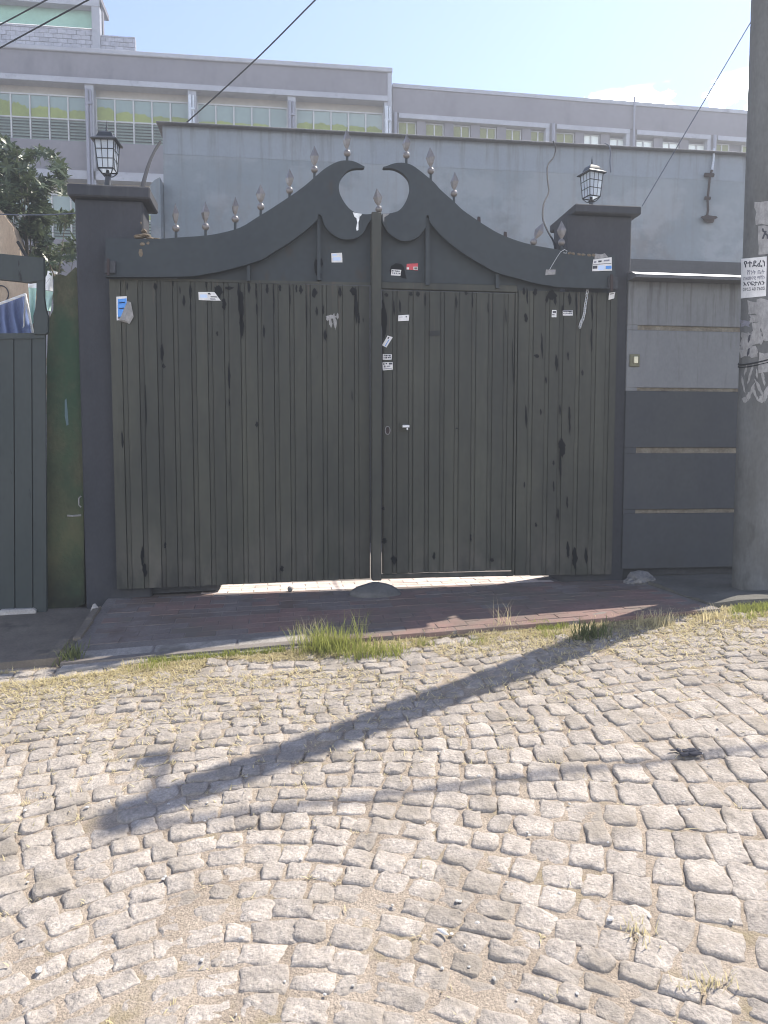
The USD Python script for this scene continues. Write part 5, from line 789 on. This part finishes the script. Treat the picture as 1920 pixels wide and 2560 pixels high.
for k in range(6500):                             # tufts rooted in the joints
    i = r.integers(len(stones)); c4 = stones[i][2]; e = r.integers(4); p = c4[e] + (c4[e] - c4.mean(0)) * 0.06 + r.normal(0, 0.008, 2)
    dens = np.clip((p[1] + 3.5) / 1.9, 0.06, 1) * (0.45 + meshkit.noise(np.array([p[0] * 1.3, p[1] * 1.6, 7.0]), 2))
    if r.random() > dens: continue
    for q in range(r.integers(3, 8)): blade(v, f, (p[0] + r.normal(0, 0.018), p[1] + r.normal(0, 0.012), road_z(*p) - 0.008), r.uniform(0, 6.28), r.uniform(0.012, 0.036), r.uniform(0.003, 0.006), r.uniform(0.5, 1.55), r.uniform(0, 1.0))
obj("dry_grass", gmesh(v, f), "straw", label="dry straw coloured grass along the road edge and between the cobbles", cat="grass", kind="stuff")
obj("low_grass", gmesh(vg, fg), "green_grass", label="short greenish grass patches along the road edge", cat="grass", kind="stuff")
def tuft(name, label, cat, spots, m, seed, base=None):
    r = np.random.default_rng(seed); v, f = [], []
    for (x, y, n, sx, sy, h0, h1, w) in spots:
        p = on_road(x, y)
        for _ in range(n): a, b_ = p[0] + np.clip(r.normal(0, sx), -2 * sx, 2 * sx), p[1] + np.clip(r.normal(0, sy), -2 * sy, 2 * sy); blade(v, f, (a, b_, surf(a, b_)), r.uniform(0, 6.28), r.uniform(h0, h1), r.uniform(w * 0.7, w * 1.3), r.uniform(0.02, 0.6), r.uniform(0.1, 1.1))
    return obj(name, gmesh(v, f), m, label=label, cat=cat)
T_ = [("grass_tuft", "large bright green grass tuft at the road edge below the gate centre", "grass", ((800, 1622, 240, 0.085, 0.05, 0.10, 0.23, 0.0055), (850, 1625, 260, 0.10, 0.05, 0.08, 0.19, 0.0055), (920, 1635, 240, 0.10, 0.05, 0.05, 0.13, 0.005), (975, 1635, 130, 0.06, 0.04, 0.04, 0.10, 0.005), (890, 1600, 30, 0.05, 0.03, 0.15, 0.27, 0.004)), "green_grass"),
("grass_tuft", "thin dry stalks rising from the left side of the big green tuft", "grass", ((775, 1610, 40, 0.06, 0.03, 0.14, 0.25, 0.0035),), "straw"),
("weed", "dark green weed in the pole's shadow on the right of the ramp", "weed", ((1478, 1590, 120, 0.06, 0.04, 0.06, 0.15, 0.008), (1455, 1598, 50, 0.05, 0.03, 0.04, 0.10, 0.006)), "weed_leaf"),
("weed", "brownish weed at the lower end of the left kerb", "weed", ((175, 1655, 80, 0.05, 0.03, 0.06, 0.16, 0.007), (190, 1645, 50, 0.03, 0.05, 0.05, 0.15, 0.009)), "weed_leaf"),
("grass_tuft", "green grass tuft in front of the broken ramp lip at the left", "grass", ((380, 1668, 80, 0.08, 0.03, 0.03, 0.10, 0.005),), "green_grass"),
("grass_tuft", "small green grass sprout right of the big tuft, on the road edge", "grass", ((1055, 1612, 60, 0.04, 0.03, 0.03, 0.08, 0.004),), "green_grass"),
("grass_tuft", "low green grass by the ramp's front edge, first clump right of the gate centre", "grass", ((1190, 1605, 70, 0.06, 0.03, 0.03, 0.09, 0.004),), "green_grass"),
("grass_tuft", "low green grass by the ramp's front edge just left of the dark weed", "grass", ((1375, 1590, 60, 0.06, 0.03, 0.03, 0.09, 0.004),), "green_grass"),
("grass_tuft", "dry upright grass stalks beside the ramp's right front corner", "grass", ((1640, 1560, 110, 0.08, 0.04, 0.06, 0.14, 0.005),), "straw"),
("grass_tuft", "dry upright grass between the ramp corner and the pole's foot", "grass", ((1790, 1548, 70, 0.07, 0.03, 0.05, 0.13, 0.005),), "straw"),
("grass_tuft", "long thin bent stalks over the ramp edge right of centre", "grass", ((1260, 1572, 22, 0.04, 0.02, 0.14, 0.28, 0.0035),), "straw"),
("grass_tuft", "green and straw grass at the right edge by the pole's foot", "grass", ((1880, 1545, 80, 0.08, 0.03, 0.03, 0.09, 0.005),), "green_grass"),
("grass_tuft", "pale dry grass clump in a joint at the lower right corner", "grass", ((1760, 2462, 44, 0.05, 0.015, 0.02, 0.06, 0.005),), "straw"),
("grass_tuft", "pale dry grass in a joint above the lower right clump", "grass", ((1600, 2335, 36, 0.03, 0.03, 0.02, 0.05, 0.0045),), "straw")]
for i, t_ in enumerate(T_): tuft(*t_, 200 + i)

# ---------------------------------------------------------------- scattering volume added to imitate veiling lens glare
obj("haze", box(-420, 420, -420, 520, -3.4, 17.8), "air", kind="stuff")
